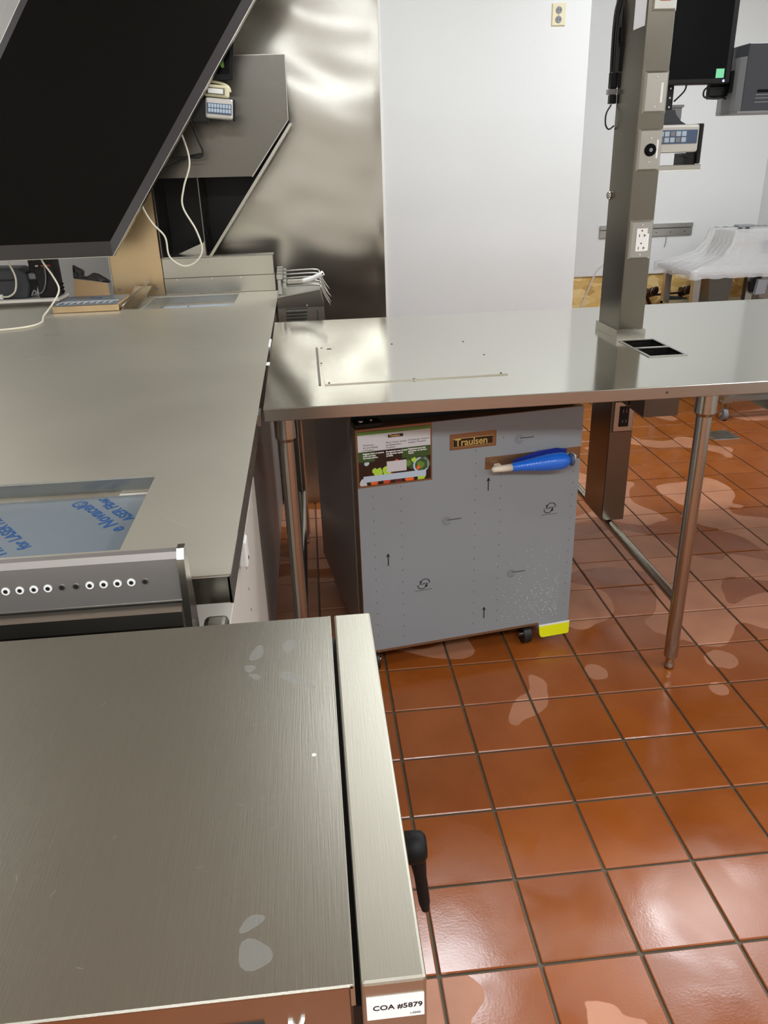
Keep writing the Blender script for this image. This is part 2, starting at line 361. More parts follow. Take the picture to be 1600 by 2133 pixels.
def outlet(x, z, y, name, label, w=.07, h=.114, plate='steel_x', parent=None, kind='outlet', mt_face='white'):
    """plate on a face looking to -y"""
    t = parent if parent else thing(name, (x, y, z - h / 2), label, 'outlet')
    p = MB(); b = .006
    p._faces([(x - w / 2, y, z - h / 2), (x + w / 2, y, z - h / 2), (x + w / 2, y, z + h / 2), (x - w / 2, y, z + h / 2),
              (x - w / 2 + b, y - .006, z - h / 2 + b), (x + w / 2 - b, y - .006, z - h / 2 + b), (x + w / 2 - b, y - .006, z + h / 2 - b), (x - w / 2 + b, y - .006, z + h / 2 - b)],
             [(0, 1, 5, 4), (1, 2, 6, 5), (2, 3, 7, 6), (3, 0, 4, 7), (4, 5, 6, 7), (3, 2, 1, 0)])
    pl = p.build('cover_plate', plate, t)
    return t, pl
t, pl = outlet(1.368, 2.124, YW, 'wall_outlet', 'stainless duplex outlet high on the white back wall', .073, .1, 'beige')
for s in (-1, 1):
    zz = 2.124 + s * .02
    r = MB().lathe([(0, .016), (.003, .015)], (1.368, YW - .0062, zz), (0, -1, 0), 16).build('receptacle', 'grey', t)
    MB().box(1.361, 1.363, YW - .0102, YW - .009, zz - .004, zz + .006).box(1.373, 1.375, YW - .0102, YW - .009, zz - .004, zz + .006).build('slot', 'print_black', r)
MB().lathe([(0, .003), (.002, .002)], (1.368, YW - .0062, 2.124), (0, -1, 0), 8).build('screw', 'chrome', t)

# steel mounting rail on the alcove wall
t = thing('mounting_rail', (2.15, YA, .99), 'short horizontal steel rail with screw holes on the white alcove wall', 'rail')
MB().box(1.92, 2.535, YA - .012, YA - .001, 1.0, 1.045, .001).build('rail_body', 'rail', t)
MB().box(1.92, 2.535, YA - .02, YA - .001, 1.049, 1.075, .002).build('rail_lip', 'rail', t)
for k in range(4):
    MB().cyl((2.2 + k * .095, YA - .0135, 1.022), (2.2 + k * .095, YA - .012, 1.022), .004, n=10).build('screw', 'steel_dark', t)
MB().tube([(2.37, YA - .008, .995), (2.368, YA - .008, .96), (2.362, YA - .008, .93)], .002, 6, 3).build('loose_string', 'grey', t)

# ------------------------------------------------------------------ prep table
TZ = .914; TU = .882
t_root = thing('prep_table', (.9, .65, 0), 'long stainless steel prep table with tubular legs standing over the small fridge', 'table')
def sk(v):
    if v.co.x < -.05: v.co.x -= .008 * (v.co.y - .04)
HX = (1.022, 1.142, .365, .618)
top = slab('tabletop', (-.091, 2.6), (.044, 1.26), TZ - .004, TZ, [(1.03, 1.134, .372, .478), (1.03, 1.134, .494, .60)], 'steel_table', t_root, sk)
ap = MB()
ap.box(-.091, 2.6, .040, .046, TU, TZ, .0015).box(-.091, -.086, .046, 1.255, TU, TZ - .004).box(-.099, 2.6, 1.255, 1.26, TU, TZ - .004).box(2.595, 2.6, .046, 1.255, TU, TZ - .004)
ap.build('apron', 'steel_x', t_root)
MB().cyl((.935, .041, .899), (.935, .039, .899), .0035, n=8).build('bolt', 'steel_dark', t_root)
def leg(x, y, zt=TU, collar=True):
    l = MB().cyl((x, y, .045), (x, y, .86), .0205, n=24).build('leg', 'steel_tube', t_root)
    MB().cyl((x, y, .822), (x, y, zt), .0285, n=28).cyl((x, y, .812), (x, y, .822), .0225, .0285, n=28).build('socket', 'steel_tube', l)
    MB().lathe([(.001, .0145), (.012, .0155), (.016, .013), (.034, .0135), (.045, .017), (.047, .0185)], (x, y, 0), (0, 0, 1), 20).build('foot', 'steel_tube', l)
for x, y in ((1.076, .1), (-.043, .1), (-.043, 1.17), (1.076, 1.17), (2.45, .1), (2.45, 1.17)): leg(x, y)
for x in (1.076, -.043, 2.45):
    MB().cyl((x, .118, .235), (x, 1.152, .235), .0165, n=20).build('stretcher', 'steel_tube', t_root)
# lower half of the power column, standing on the stretcher
cl = MB().box(1.040, 1.122, .655, .840, .2535, TU, .002).build('column_base', 'steel_col', t_root)
p = outlet(1.083, .645, .655, '', '', .076, .114, 'steel_x', parent=t_root)[1]
MB().box(1.068, 1.101, .6465, .649, .61, .682).build('receptacle', 'black', p)
for zz in (.628, .664):
    MB().box(1.078, 1.081, .6455, .6465, zz - .004, zz + .006).box(1.090, 1.093, .6455, .6465, zz - .004, zz + .006).build('slot', 'grey', p)
# twin drop-in sleeve
MB().box(1.0225, 1.030, .364, .608, TZ, TZ + .0025).box(1.134, 1.1415, .364, .608, TZ, TZ + .0025).box(1.03, 1.134, .364, .372, TZ, TZ + .0025).box(1.03, 1.134, .60, .608, TZ, TZ + .0025).box(1.03, 1.134, .478, .494, TZ, TZ + .0025).build('sleeve_rim', 'rail', t_root)
s_ = MB()
for (a, b) in ((.372, .478), (.494, .60)):
    s_.box(1.028, 1.030, a, b, .73, TZ).box(1.134, 1.136, a, b, .73, TZ).box(1.028, 1.136, a - .002, a, .73, TZ - .004).box(1.028, 1.136, b, b + .002, .73, TZ - .004).box(1.028, 1.136, a, b, .728, .73)
s_.build('sleeve', 'steel_dark', t_root)
# screwed cover plate
cp = MB()._faces([(.066, .243, TZ + .0), (.572, .252, TZ), (.548, .722, TZ), (.056, .735, TZ), (.066, .243, TZ + .003), (.572, .252, TZ + .003), (.548, .722, TZ + .003), (.056, .735, TZ + .003)],
                 [(4, 5, 6, 7), (0, 1, 5, 4), (1, 2, 6, 5), (2, 3, 7, 6), (3, 0, 4, 7), (3, 2, 1, 0)]).build('cover_plate', 'steel_table', t_root)
for x, y in ((.078, .256), (.555, .262), (.535, .71), (.068, .722), (.31, .25), (.30, .728), (.062, .5), (.56, .5)):
    MB().cyl((x, y, TZ + .003), (x, y, TZ + .0045), .0032, n=8).build('screw', 'steel_dark', cp)
MB().cyl((.092, .70, TZ + .003), (.092, .70, TZ + .0035), .008, n=14).build('plate_hole', 'print_black', cp)
MB().box(.049, .056, .245, .738, TZ, TZ + .0015).build('plate_joint', 'steel_dark', cp)

# ------------------------------------------------------------------ power column above the table
pc = thing('power_column', (1.081, .7475, TZ), 'tall square stainless power column with outlets rising from the prep table', 'column')
MB().box(1.040, 1.122, .655, .840, TZ + .001, 2.85, .002).build('shaft', 'steel_col', pc)
c_ = MB(); c_.box(1.033, 1.129, .648, .655, TZ + .0002, .94).box(1.033, 1.129, .84, .847, TZ + .0002, .94).box(1.033, 1.04, .655, .84, TZ + .0002, .94).box(1.122, 1.129, .655, .84, TZ + .0002, .94)
c_.build('collar', 'steel_x', pc)
yf = .655
def screws(z0, z1, plate, x=1.085):
    for z in (z0, z1): MB().lathe([(0, .0035), (.0015, .003)], (x, yf - .006, z), (0, -1, 0), 10).build('screw', 'chrome', plate)
_, p = outlet(1.084, 1.218, yf, '', '', .072, .116, 'rail', pc); screws(1.262, 1.174, p)
MB().box(1.067, 1.102, yf - .0085, yf - .006, 1.184, 1.252, .001).build('receptacle', 'white', p)
for zz in (1.235, 1.198):
    MB().box(1.0755, 1.0775, yf - .0092, yf - .0085, zz - .008, zz).box(1.091, 1.093, yf - .0092, yf - .0085, zz - .008, zz).box(1.093, 1.097, yf - .0092, yf - .0085, zz - .005, zz - .003).cyl((1.084, yf - .0085, zz + .01), (1.084, yf - .0092, zz + .01), .0024, n=8).build('slot', 'print_black', p)
MB().box(1.101, 1.108, yf - .0075, yf - .006, 1.186, 1.236).build('label_strip', 'print_white', p)
_, p = outlet(1.084, 1.473, yf, '', '', .072, .116, 'steel_x', pc); screws(1.505, 1.44, p)
lk = MB().lathe([(0, .018), (.004, .0175), (.006, .015)], (1.085, yf - .006, 1.473), (0, -1, 0), 24).build('twist_lock_socket', 'black_gloss', p)
MB().lathe([(0, .0055), (.001, .0055)], (1.085, yf - .012, 1.473), (0, -1, 0), 12).build('slot', 'grey', p)
MB().box(1.103, 1.109, yf - .0072, yf - .006, 1.45, 1.50).build('label_strip', 'print_white', p)
_, p = outlet(1.086, 1.626, yf, '', '', .072, .11, 'steel_x', pc); screws(1.665, 1.588, p)
MB().box(1.099, 1.106, yf - .0072, yf - .006, 1.598, 1.65).build('label_strip', 'print_white', p)
_, p = outlet(1.087, 1.885, yf, '', '', .072, .116, 'steel_x', pc)
MB().box(1.072, 1.103, yf - .0085, yf - .006, 1.852, 1.92, .001).build('receptacle', 'orange_red', p)
MB().box(1.0385, 1.04, .662, .745, 1.795, 1.95).build('paper_note', 'paper', pc)
MB().lathe([(0, .014), (.006, .013), (.011, .008)], (1.0402, .826, 1.345), (-1, 0, 0), 16).build('knob', 'steel', pc)

# ------------------------------------------------------------------ undercounter fridge
FR = thing('undercounter_fridge', (.1386, .1859, 0), 'small undercounter fridge in grey protective film under the prep table', 'fridge', rot=math.radians(8.916), local=True)
MB().box(.0, .683, .075, .715, .085, .835, .002).build('cabinet_body', 'steel_side', FR)
MB().box(.004, .679, .055, .0745, .09, .83).build('gasket_shadow_strip', 'black', FR)  # door gasket; the black strip above the door paints the shadow under the table
door = MB().box(0, .683, .004, .055, .074, .80, .002).build('door', 'steel_floor_tint', FR)
holes = [(0, .219, .628, .80), (.271, .412, .709, .757), (.379, .683, .638, .676), (0, .577, .074, .085)]
X = sorted({0.001, .682, .219, .271, .412, .379, .577}); Zs = sorted({.075, .799, .628, .709, .757, .638, .676, .085})
fm = MB(); bm = fm.bm; V = {}
def vv(i, j, y):
    if (i, j, y) not in V: V[i, j, y] = bm.verts.new((X[i], y, Zs[j]))
    return V[i, j, y]
inn = lambda i, j: 0 <= i < len(X) - 1 and 0 <= j < len(Zs) - 1 and not any(h[0] - .0015 <= X[i] and X[i + 1] <= h[1] + .0015 and h[2] - .0015 <= Zs[j] and Zs[j + 1] <= h[3] + .0015 for h in holes)
for i in range(len(X) - 1):
    for j in range(len(Zs) - 1):
        if inn(i, j):
            bm.faces.new([vv(i, j, .003), vv(i + 1, j, .003), vv(i + 1, j + 1, .003), vv(i, j + 1, .003)])
            for (di, dj, a, b) in ((-1, 0, (i, j), (i, j + 1)), (1, 0, (i + 1, j + 1), (i + 1, j)), (0, -1, (i + 1, j), (i, j)), (0, 1, (i, j + 1), (i + 1, j + 1))):
                if not inn(i + di, j + dj): bm.faces.new([vv(*a, .004), vv(*b, .004), vv(*b, .003), vv(*a, .003)])
fm.build('protective_film', 'film', door)
# printing on the film
pr = MB()
def mark(x, z, w=.0022, h=.004): pr.box(x - w / 2, x + w / 2, .0024, .003, z - h / 2, z + h / 2)
for x, z0, z1 in ((.043, .60, .12), (.125, .62, .10), (.351, .70, .10), (.430, .62, .10), (.663, .60, .12)):
    z = z0
    while z > z1: mark(x, z); z -= .0385
for x in (.434, .668): mark(x, .73)
pr.build('printed_dashes', 'print_grey', door)['kind'] = 'stuff'
def arrow(x, z0, z1):
    MB().prism([(x - .0014, z0), (x + .0014, z0), (x + .0014, z1 - .011), (x + .006, z1 - .012), (x, z1), (x - .006, z1 - .012), (x - .0014, z1 - .011)], 'y', .0022, .003).build('printed_arrow', 'print_black', door)
arrow(.391, .572, .614); arrow(.082, .373, .414); arrow(.387, .137, .179)
def arc(mb, cx, cz, r, a0, a1, w, y0=.0022, n=14, ex=1.):
    for k in range(n):
        t0, t1 = math.radians(a0 + (a1 - a0) * k / n), math.radians(a0 + (a1 - a0) * (k + 1) / n)
        q = [(cx + ex * (r - w / 2) * math.cos(t0), cz + (r - w / 2) * math.sin(t0)), (cx + ex * (r + w / 2) * math.cos(t0), cz + (r + w / 2) * math.sin(t0)), (cx + ex * (r + w / 2) * math.cos(t1), cz + (r + w / 2) * math.sin(t1)), (cx + ex * (r - w / 2) * math.cos(t1), cz + (r - w / 2) * math.sin(t1))]
        mb._faces([(a, y0, b) for a, b in q], [(0, 1, 2, 3)])
def key_logo(x, z):
    m = MB(); arc(m, x, z, .012, 20, 340, .0014, n=20); arc(m, x, z, .006, 40, 320, .0012, n=12); m.box(x + .002, x + .046, .0022, .003, z + .001, z + .0045); m.build('printed_logo', 'print_grey', door)
key_logo(.262, .492); key_logo(.483, .720); key_logo(.474, .283)
def cycle_logo(x, z):
    m = MB(); arc(m, x + .005, z + .005, .011, -20, 170, .0022, ex=1.2); arc(m, x - .005, z - .005, .011, 165, 350, .0022, ex=1.2)
    m.prism([(x - .012, z + .001), (x - .005, z + .008), (x - .012, z + .011)], 'y', .0022, .003).prism([(x + .012, z - .001), (x + .003, z - .008), (x + .011, z - .012)], 'y', .0022, .003)
    m.build('printed_logo', 'print_black', door)
    MB().box(x - .013, x + .013, .0022, .003, z - .002, z + .002).box(x - .027, x + .026, .0022, .003, z - .022, z - .0205).build('printed_caption', 'print_grey', door)
cycle_logo(.592, .489); cycle_logo(.190, .294)
# water spatter
wd = MB(); rd = random.Random(3)
for k in range(170):
    x = .64 - abs(rd.gauss(0, .1)); z = .10 + abs(rd.gauss(0, .11))
    if .3 < x < .67 and z < .36: wd.lathe([(0, 1.0 * .0012), (.0007, .0006)], (x, .003, z), (0, -1, 0), 6)
o = wd.build('water_drops', 'print_white', door); o['kind'] = 'stuff'
# badge
bd = MB().box(.282, .401, .001, .004, .7185, .7415, .0008).build('badge', 'badge', door)
MB().box(.2815, .4015, .0018, .0039, .7175, .7425).build('badge_edge', 'gold', door)
text_mesh('badge_lettering', 'Traulsen', .029, 'gold', bd, frame_m((.2865, .0008, .7215), (1, 0, 0), (0, 0, 1)), .0004, spacing=.97, bold=.0004)
# leaflet
lf = MB().box(.006, .214, .0015, .0038, .635, .792).build('leaflet', 'paper', door)
def fl(n, x0, x1, z0, z1, m, y=.0012): return MB().box(x0, x1, y - .0006, .0015, z0, z1).build(n, m, lf)
fl('leaflet_band', .006, .214, .7835, .792, 'green', .0011)
fl('leaflet_strip', .006, .214, .705, .735, 'dgreen', .0011); fl('leaflet_strip', .052, .130, .705, .735, 'badge', .001)
fl('leaflet_photo', .006, .214, .635, .705, 'badge', .0012)
veg = MB; rv = random.Random(5)
def blob(n, cx, cz, r, m, y, k=10):
    P = [(max(.0065, min(.2135, cx + r * math.cos(2 * math.pi * i / k) * rv.uniform(.6, 1.2))), max(.6355, min(.7045, cz + r * math.sin(2 * math.pi * i / k) * rv.uniform(.6, 1.2)))) for i in range(k)]
    MB().prism(P, 'y', y - .0003, .0012).build(n, m, lf)
yy = .0010
for cx, cz, r, m in ((.07, .690, .024, 'maroon'), (.092, .700, .013, 'red'), (.021, .690, .013, 'lime'), (.042, .688, .012, 'lime'), (.012, .668, .014, 'lime'), (.032, .664, .012, 'orange'), (.062, .668, .016, 'lime'), (.086, .672, .015, 'lime'), (.018, .642, .014, 'paper'), (.05, .641, .012, 'orange'),
                     (.085, .641, .014, 'red'), (.12, .640, .012, 'maroon'), (.15, .64, .013, 'orange'), (.185, .642, .014, 'lime'), (.165, .690, .026, 'dgreen'), (.195, .685, .024, 'dgreen'), (.15, .688, .010, 'green'), (.165, .697, .008, 'lime'), (.185, .680, .013, 'green'), (.178, .672, .007, 'orange'), (.10, .655, .010, 'red'), (.03, .700, .008, 'key_light'), (.05, .676, .009, 'lime'), (.115, .70, .006, 'red')):
    blob('leaflet_patch', cx, cz, r, m, yy); yy -= .00002
m = MB(); arc(m, .186, .679, .021, 0, 360, .0055, .0004, 26); m.build('leaflet_ring', 'key_light', lf)
fl('leaflet_box', .086, .143, .668, .700, 'paper', .0006); fl('leaflet_box', .018, .200, .645, .663, 'key_light', .0006)
fl('leaflet_logo', .092, .135, .7695, .7775, 'badge', .001)
text_mesh('leaflet_text', 'Traulsen', .0085, 'gold', lf, frame_m((.0955, .0002, .7712), (1, 0, 0), (0, 0, 1)), .0001, bold=.0002)
for x, z, s in ((.020, .7555, 'Thank you\nfor purchasing\na Traulsen!'), (.085, .757, "Merci d'avoir acheté\nun équipement\nTraulsen!"), (.149, .758, '¡Gracias por comprar\nequipos Traulsen!')):
    text_mesh('leaflet_text', s, .0072, 'print_grey', lf, frame_m((x, .001, z - .004), (1, 0, 0), (0, 0, 1)), .0001)
for x, z, s in ((.019, .727, 'Register here to ensure\nquick and easy\nwarranty service'), (.085, .727, 'Enregistrez-vous ici pour\nune garantie rapide\net facile'), (.149, .728, 'Registrese aqui para\ngarantizar un servicio\nrapido')):
    text_mesh('leaflet_text', s, .0062, 'print_white', lf, frame_m((x, .0003, z), (1, 0, 0), (0, 0, 1)), .0001, bold=.0002)
# handle in blue wrap
MB().box(.405, .425, -.026, .004, .640, .655, .003).box(.635, .655, -.026, .004, .642, .662, .003).build('handle_mount', 'cream', door)
hd = MB().lathe([(0, .004), (.004, .0085), (.02, .0098), (.062, .0115)], (.389, -.026, .6475), (1, 0, 0), 20, .95).build('door_handle', 'cream', door)
prof = []
for k in range(60):
    t_ = k / 59; r = .0125 + .0135 * math.sin(min(1, t_ * 1.25) * math.pi / 2) ** 1.6
    if t_ > .82: r *= math.sqrt(max(.05, 1 - ((t_ - .82) / .18) ** 2 * .85))
    if t_ < .62: r += .0007 * math.sin(k * 2.2)
    prof.append((t_ * .182, r))
wr = MB().lathe(prof, (.450, -.026, .6475), (1, 0, .012), 26).build('foam_wrap', 'blue', door)
MB().lathe([(0, .006), (.006, .019), (.01, .021), (.014, .017)], (.628, -.026, .65), (1, 0, 0), 20).build('wrap_end', 'mid_blue', door)
MB()._faces([(.452, -.024, .656), (.62, -.022, .670), (.632, -.008, .677), (.60, -.002, .682), (.54, -.002, .679), (.462, -.012, .664)], [(0, 1, 2, 3, 4, 5)]).build('wrap_flap_shade', 'blue_shaded', door)  # open sleeve of the wrap; its shading is painted as a darker blue
# yellow tag, hinge, casters
yt = MB().prism([(.577, .076), (.684, .076), (.684, .034), (.680, .030), (.590, .030), (.584, .034), (.580, .045)], 'y', -.003, .0005).build('yellow_tag', 'yellow', door)
MB().box(.577, .684, -.0034, .0005, .0725, .077).build('tag_edge', 'print_white', yt)
hg = MB().box(.002, .08, .01, .06, .8005, .812, .001).build('hinge', 'black', FR)
MB().lathe([(0, .009), (.004, .009), (.007, .004)], (.022, .03, .812), (0, 0, 1), 14).build('hinge_pin', 'chrome', hg); MB().lathe([(0, .005), (.006, .004)], (.052, .03, .812), (0, 0, 1), 12).build('hinge_screw', 'chrome', hg)
MB().box(-.0006, .04, .0755, .11, .7, .8).build('side_bracket', 'steel', FR)
for x, y, dy in ((.545, .092, -.057), (.035, .092, -.057), (.55, .64, .014), (.08, .64, .014)):
    c = MB().box(x - .03, x + .03, y - .03, y + .03, .079, .085).cyl((x, y, .066), (x, y, .08), .019, n=16).build('caster', 'steel_dark', FR)
    w_ = y + dy; lo_, hi_ = min(y - .016, w_ - .01), max(y + .016, w_ + .01)
    P_ = [(y - .016, .066), (y + .016, .066), (w_ + .010, .024), (w_ - .010, .024)]
    MB().prism(P_, 'x', x - .017, x - .0145).prism(P_, 'x', x + .0145, x + .017).build('caster_fork', 'black', c)
    MB().cyl((x - .0125, w_, .0315), (x + .0125, w_, .0315), .0315, n=22).build('caster_wheel', 'rubber', c)
    MB().cyl((x - .020, w_, .0315), (x + .020, w_, .0315), .008, n=12).build('axle', 'chrome', c)

# ------------------------------------------------------------------ combi oven in the foreground
OZ = .95; oy0, oy1 = -1.477, -1.009
ov = thing('combi_oven', (-.45, -1.24, 0), 'large brushed stainless oven in the near foreground with a side door', 'oven')
MB().box(-.95, .0385, oy0 + .004, oy1 - .003, .12, OZ - .004, .002).build('body', 'steel', ov)
def skt(v): pass
tp = MB().box(-.952, .0405, oy0, oy1, OZ - .004, OZ, .0012).build('top_panel', 'steel_oven', ov)
MB().box(.0375, .0405, oy0, oy1, OZ - .02, OZ - .0005).build('top_lip', 'steel_door', ov)
dr = MB().box(.0445, .0885, oy0, oy1 + .001, .14, OZ, .0025, 2).build('door', 'steel_door', ov)
for x in (-.9, -.02):
    for y in (-1.43, -1.06): MB().lathe([(0, .03), (.01, .03), (.02, .02), (.12, .02)], (x, y, 0), (0, 0, 1), 16).build('leg', 'steel', ov)
hb = MB().lathe([(0, .0185), (.006, .0185), (.008, .015)], (.0885, -1.268, .84), (1, 0, 0), 24).build('handle_collar', 'chrome', dr)
lv = MB().lathe([(0, .0155), (.012, .0155), (.018, .0145), (.0215, .0105)], (.0965, -1.268, .84), (1, 0, 0), 24)
q = [(.835, .0075), (.82, .0078), (.80, .0062), (.78, .0062), (.765, .0058), (.754, .0042)]
for (a, ra), (b, rb) in zip(q, q[1:]):
    ax = .108 + (.84 - a) * .10; bx = .108 + (.84 - b) * .10
    lv.cyl((ax, -1.268, a), (bx, -1.268, b), ra, rb, n=14)
lv.build('door_handle', 'black_rough', dr)
MB().box(.0385, .0445, oy0 + .006, oy1 - .004, .15, OZ - .03).build('door_gasket', 'black', ov)
st = MB().box(.0475, .0865, oy0 - .0008, oy0, .914, .936).build('id_sticker', 'print_white', dr)
text_mesh('sticker_text', 'COA #5879', .0067, 'print_black', st, FRONT(.0515, oy0 - .001, .9235), .0001, bold=.0001)
text_mesh('sticker_text', 'v.0300', .0028, 'print_grey', st, FRONT(.0765, oy0 - .001, .9165), .0001)
MB().box(-.105, -.022, oy0 + .002, oy0 + .0045, .895, .9175).build('vent_slot', 'black', ov)
MB().prism([(-.006, .936 - .02), (-.003, .936 - .02), (-.0005, .925 - .018), (.003, .936 - .018), (.0055, .936 - .018), (.001, .92 - .018), (-.0015, .92 - .018)], 'y', oy0 + .002, oy0 + .0045).build('stamp_mark', 'print_white', ov)
# greasy finger marks on the top (thin dried film)
smg = mat('smudge', (180, 182, 178), .6, .3, alpha=.22)
MTs = smg
def smudge(cx, cy, w, h, a, parent=tp, z=OZ):
    P = []
    for i in range(16):
        t_ = 2 * math.pi * i / 16; r = 1 + .12 * math.sin(3 * t_ + cx * 90)
        x, y = w * math.cos(t_) * r, h * math.sin(t_) * r; P.append((cx + x * math.cos(a) - y * math.sin(a), cy + x * math.sin(a) + y * math.cos(a), z + .0002))
    mb = MB(); mb._faces(P, [tuple(range(16))]); return mb.build('smudge', smg, parent)
for s in ((-.0085, -1.068, .007, .014, -.2), (-.044, -1.078, .007, .015, -.25), (-.0505, -1.106, .006, .007, .4), (-.044, -1.122, .004, .008, .8), (.0, -1.133, .007, .024, .9), (-.03, -1.422, .010, .005, .6), (-.027, -1.447, .011, .013, .7)): smudge(*s)
scr = MB()
for k in range(26):
    x, y = random.uniform(-.30, .02), random.uniform(-1.45, -1.03); a = random.uniform(0, 3.14); l = random.uniform(.002, .010); dx, dy = l * math.cos(a), l * math.sin(a); nx, ny = -math.sin(a) * .0003, math.cos(a) * .0003
    scr._faces([(x - nx, y - ny, OZ + .0002), (x + dx - nx, y + dy - ny, OZ + .0002), (x + dx + nx, y + dy + ny, OZ + .0002), (x + nx, y + ny, OZ + .0002)], [(0, 1, 2, 3)])
o = scr.build('scratches', smg, tp); o['kind'] = 'stuff'
MB().lathe([(0, .0022), (.0004, .0018)], (.017, -1.252, OZ), (0, 0, 1), 10).build('spot', 'white', tp)

# ------------------------------------------------------------------ holding cabinet behind the oven
hc = thing('holding_cabinet', (-.5, -.88, 0), 'steel cabinet with a row of white ringed holes along its raised front, behind the oven', 'cabinet')
prf = [(-.905, .930), (-.905, .990), (-.901, .9985), (-.889, .9985), (-.889, .92), (-.895, .92)]
MB().prism(prf, 'x', -1.15, -.152).build('control_rail', 'steel_side', hc)
MB().prism([(-.9, .922), (-.912, .915), (-.9145, .895), (-.912, .885), (-.905, .885), (-.905, .905), (-.895, .9195)], 'x', -1.15, -.155).build('rolled_edge', 'steel_x', hc)
MB().box(-1.15, -.158, -.893, -.872, .12, .9195).build('body', 'steel_dark', hc)
MB().box(-1.15, -.165, -.897, -.893, .3, .884, .001).build('glass_panel', 'black_gloss', hc)
MB().prism([(-.916, .885), (-.908, .99), (-.900, 1.002), (-.886, 1.002), (-.870, .90), (-.870, .12), (-.916, .12)], 'x', -.152, -.143).build('side_panel', 'steel', hc)
for k in range(14):
    x = -.197 - k * .0176
    zc_ = .9605
    if x < -.46: break
    big = k not in (0, 5, 6)
    g = MB()
    if big: g.lathe([(0, .0056), (.0014, .0052)], (x, -.905, zc_), (0, -1, 0), 20).build('hole_ring', 'print_white', hc)
    else: g.lathe([(0, .0046), (.0010, .0042)], (x, -.905, zc_), (0, -1, 0), 20).build('hole_ring', 'rail', hc)
    MB().lathe([(0, .0028), (.0012, .0028)], (x, -.9056, zc_), (0, -1, 0), 14).build('hole', 'print_black', hc)
for x in (-1.1, -.2): MB().lathe([(0, .02), (.12, .02)], (x, -.883, 0), (0, 0, 1), 14).build('leg', 'steel', hc)
rp = thing('rounded_post', (-.118, -.87, 0), 'dark stainless round-topped post between the holding cabinet and the white cabinet', 'post')
MB().box(-.139, -.104, -.895, -.845, 0, .868, .008, 3).build('post_body', 'steel_dark', rp)
MB().box(-.1385, -.1075, -.897, -.892, .1, .862, .002).build('post_face', 'steel', rp)

# ------------------------------------------------------------------ long worktop
wt = thing('worktop', (-.9, .7, 0), 'long stainless worktop on the left with sunken trays and a rear splashback', 'worktop')
def skw(v):
    if v.co.x > -.2: v.co.x -= .0035 * (v.co.y + .81)
BIN1 = (-1.05, -.279, -.705, -.378); BIN2 = (-.705, -.30, 1.755, 2.135); SLOT = (-.965, -.885, 1.218, 1.234)
slab('top', (-1.75, -.0995), (-.812, 2.172), TZ - .004, TZ, [BIN1, BIN2, SLOT], 'steel_top', wt, skw)
lp = MB(); lp.box(-1.75, -.0995, -.8165, -.812, .868, TZ - .0005, .0015); lp.build('front_edge', 'steel_x', wt)
le = MB()._faces([(-.0995, -.8165, .868), (-.1095, 2.172, .868), (-.1095, 2.172, TZ), (-.0995, -.8165, TZ), (-.104, -.8165, .868), (-.114, 2.172, .868), (-.114, 2.172, TZ - .004), (-.104, -.8165, TZ - .004)],
                 [(0, 1, 2, 3), (4, 7, 6, 5), (0, 4, 5, 1), (3, 2, 6, 7), (0, 3, 7, 4), (1, 5, 6, 2)]).build('side_edge', 'steel', wt)
def tray(b, zb, name='sunken_tray'):
    m = MB(); x0, x1, y0, y1 = b
    m.box(x0 - .003, x0, y0, y1, zb, TZ - .004).box(x1, x1 + .003, y0, y1, zb, TZ - .004).box(x0 - .003, x1 + .003, y0 - .003, y0, zb, TZ - .004).box(x0 - .003, x1 + .003, y1, y1 + .003, zb, TZ - .004).box(x0, x1, y0, y1, zb - .003, zb)
    return m.build(name, 'steel_x', wt)
t1 = tray(BIN1, .880); t2 = tray(BIN2, .872)
f1 = MB().box(-1.04, -.2795, -.66, -.392, .880, .8812).build('blue_film', 'film_blue', t1)
MB().box(-.352, -.2795, -.3915, -.3795, .8802, .8808).build('bare_strip', 'white_cab', t1)
MB().box(-1.04, -.281, -.650, -.646, .8812, .8816).box(-1.04, -.281, -.638, -.636, .8812, .8816).build('film_lines', 'print_blue', t1)
def ft(x, y, s, size=.038):
    a = math.radians(126); ux = (math.cos(a), math.sin(a), 0); uy = (-math.sin(a), math.cos(a), 0)
    text_mesh('film_lettering', s, size, 'print_blue', t1, frame_m((x, y, .8815), ux, uy), .0001, bold=.0009)
ft(-.306, -.553, 'e Novacel®'); ft(-.296, -.508, 'ASER Fiber', .03)
ft(-.480, -.628, 'The Novacel®'); ft(-.452, -.600, 'for LASER Fiber', .03)
MB().box(-.66, -.325, 1.82, 2.09, .872, .8735).build('white_film', 'key_light', t2); MB().box(-.545, -.54, 1.83, 2.08, .8735, .8737).build('film_line', 'print_blue', t2)
MB().box(-.705, -.30, 2.135, 2.139, TZ, TZ + .002).build('tray_lip', 'steel_x', wt)
MB().box(-.966, -.884, 1.2165, 1.2355, .90, .905).build('cable_slot', 'black', wt)
for q_ in ((-.87, .80, .05, .012, .3), (-.34, .87, .04, .012, .15), (-.18, -.30, .004, .05, .9), (-.155, -.42, .003, .035, .7), (-.20, -.62, .003, .05, .8)): smudge(*q_, parent=wt, z=TZ)
# chips, tape marks on the edge
MB().box(-.1035, -.0935, .52, .56, TZ + .0002, TZ + .0012).build('white_clip', 'print_white', wt)
MB().box(-.109, -.1015, .80, .93, TZ - .03, TZ + .001, .001).build('torn_tape', 'white', wt)
MB().box(-.103, -.0965, .0, .06, TZ - .03, TZ - .002).build('joint_cover', 'steel', wt)
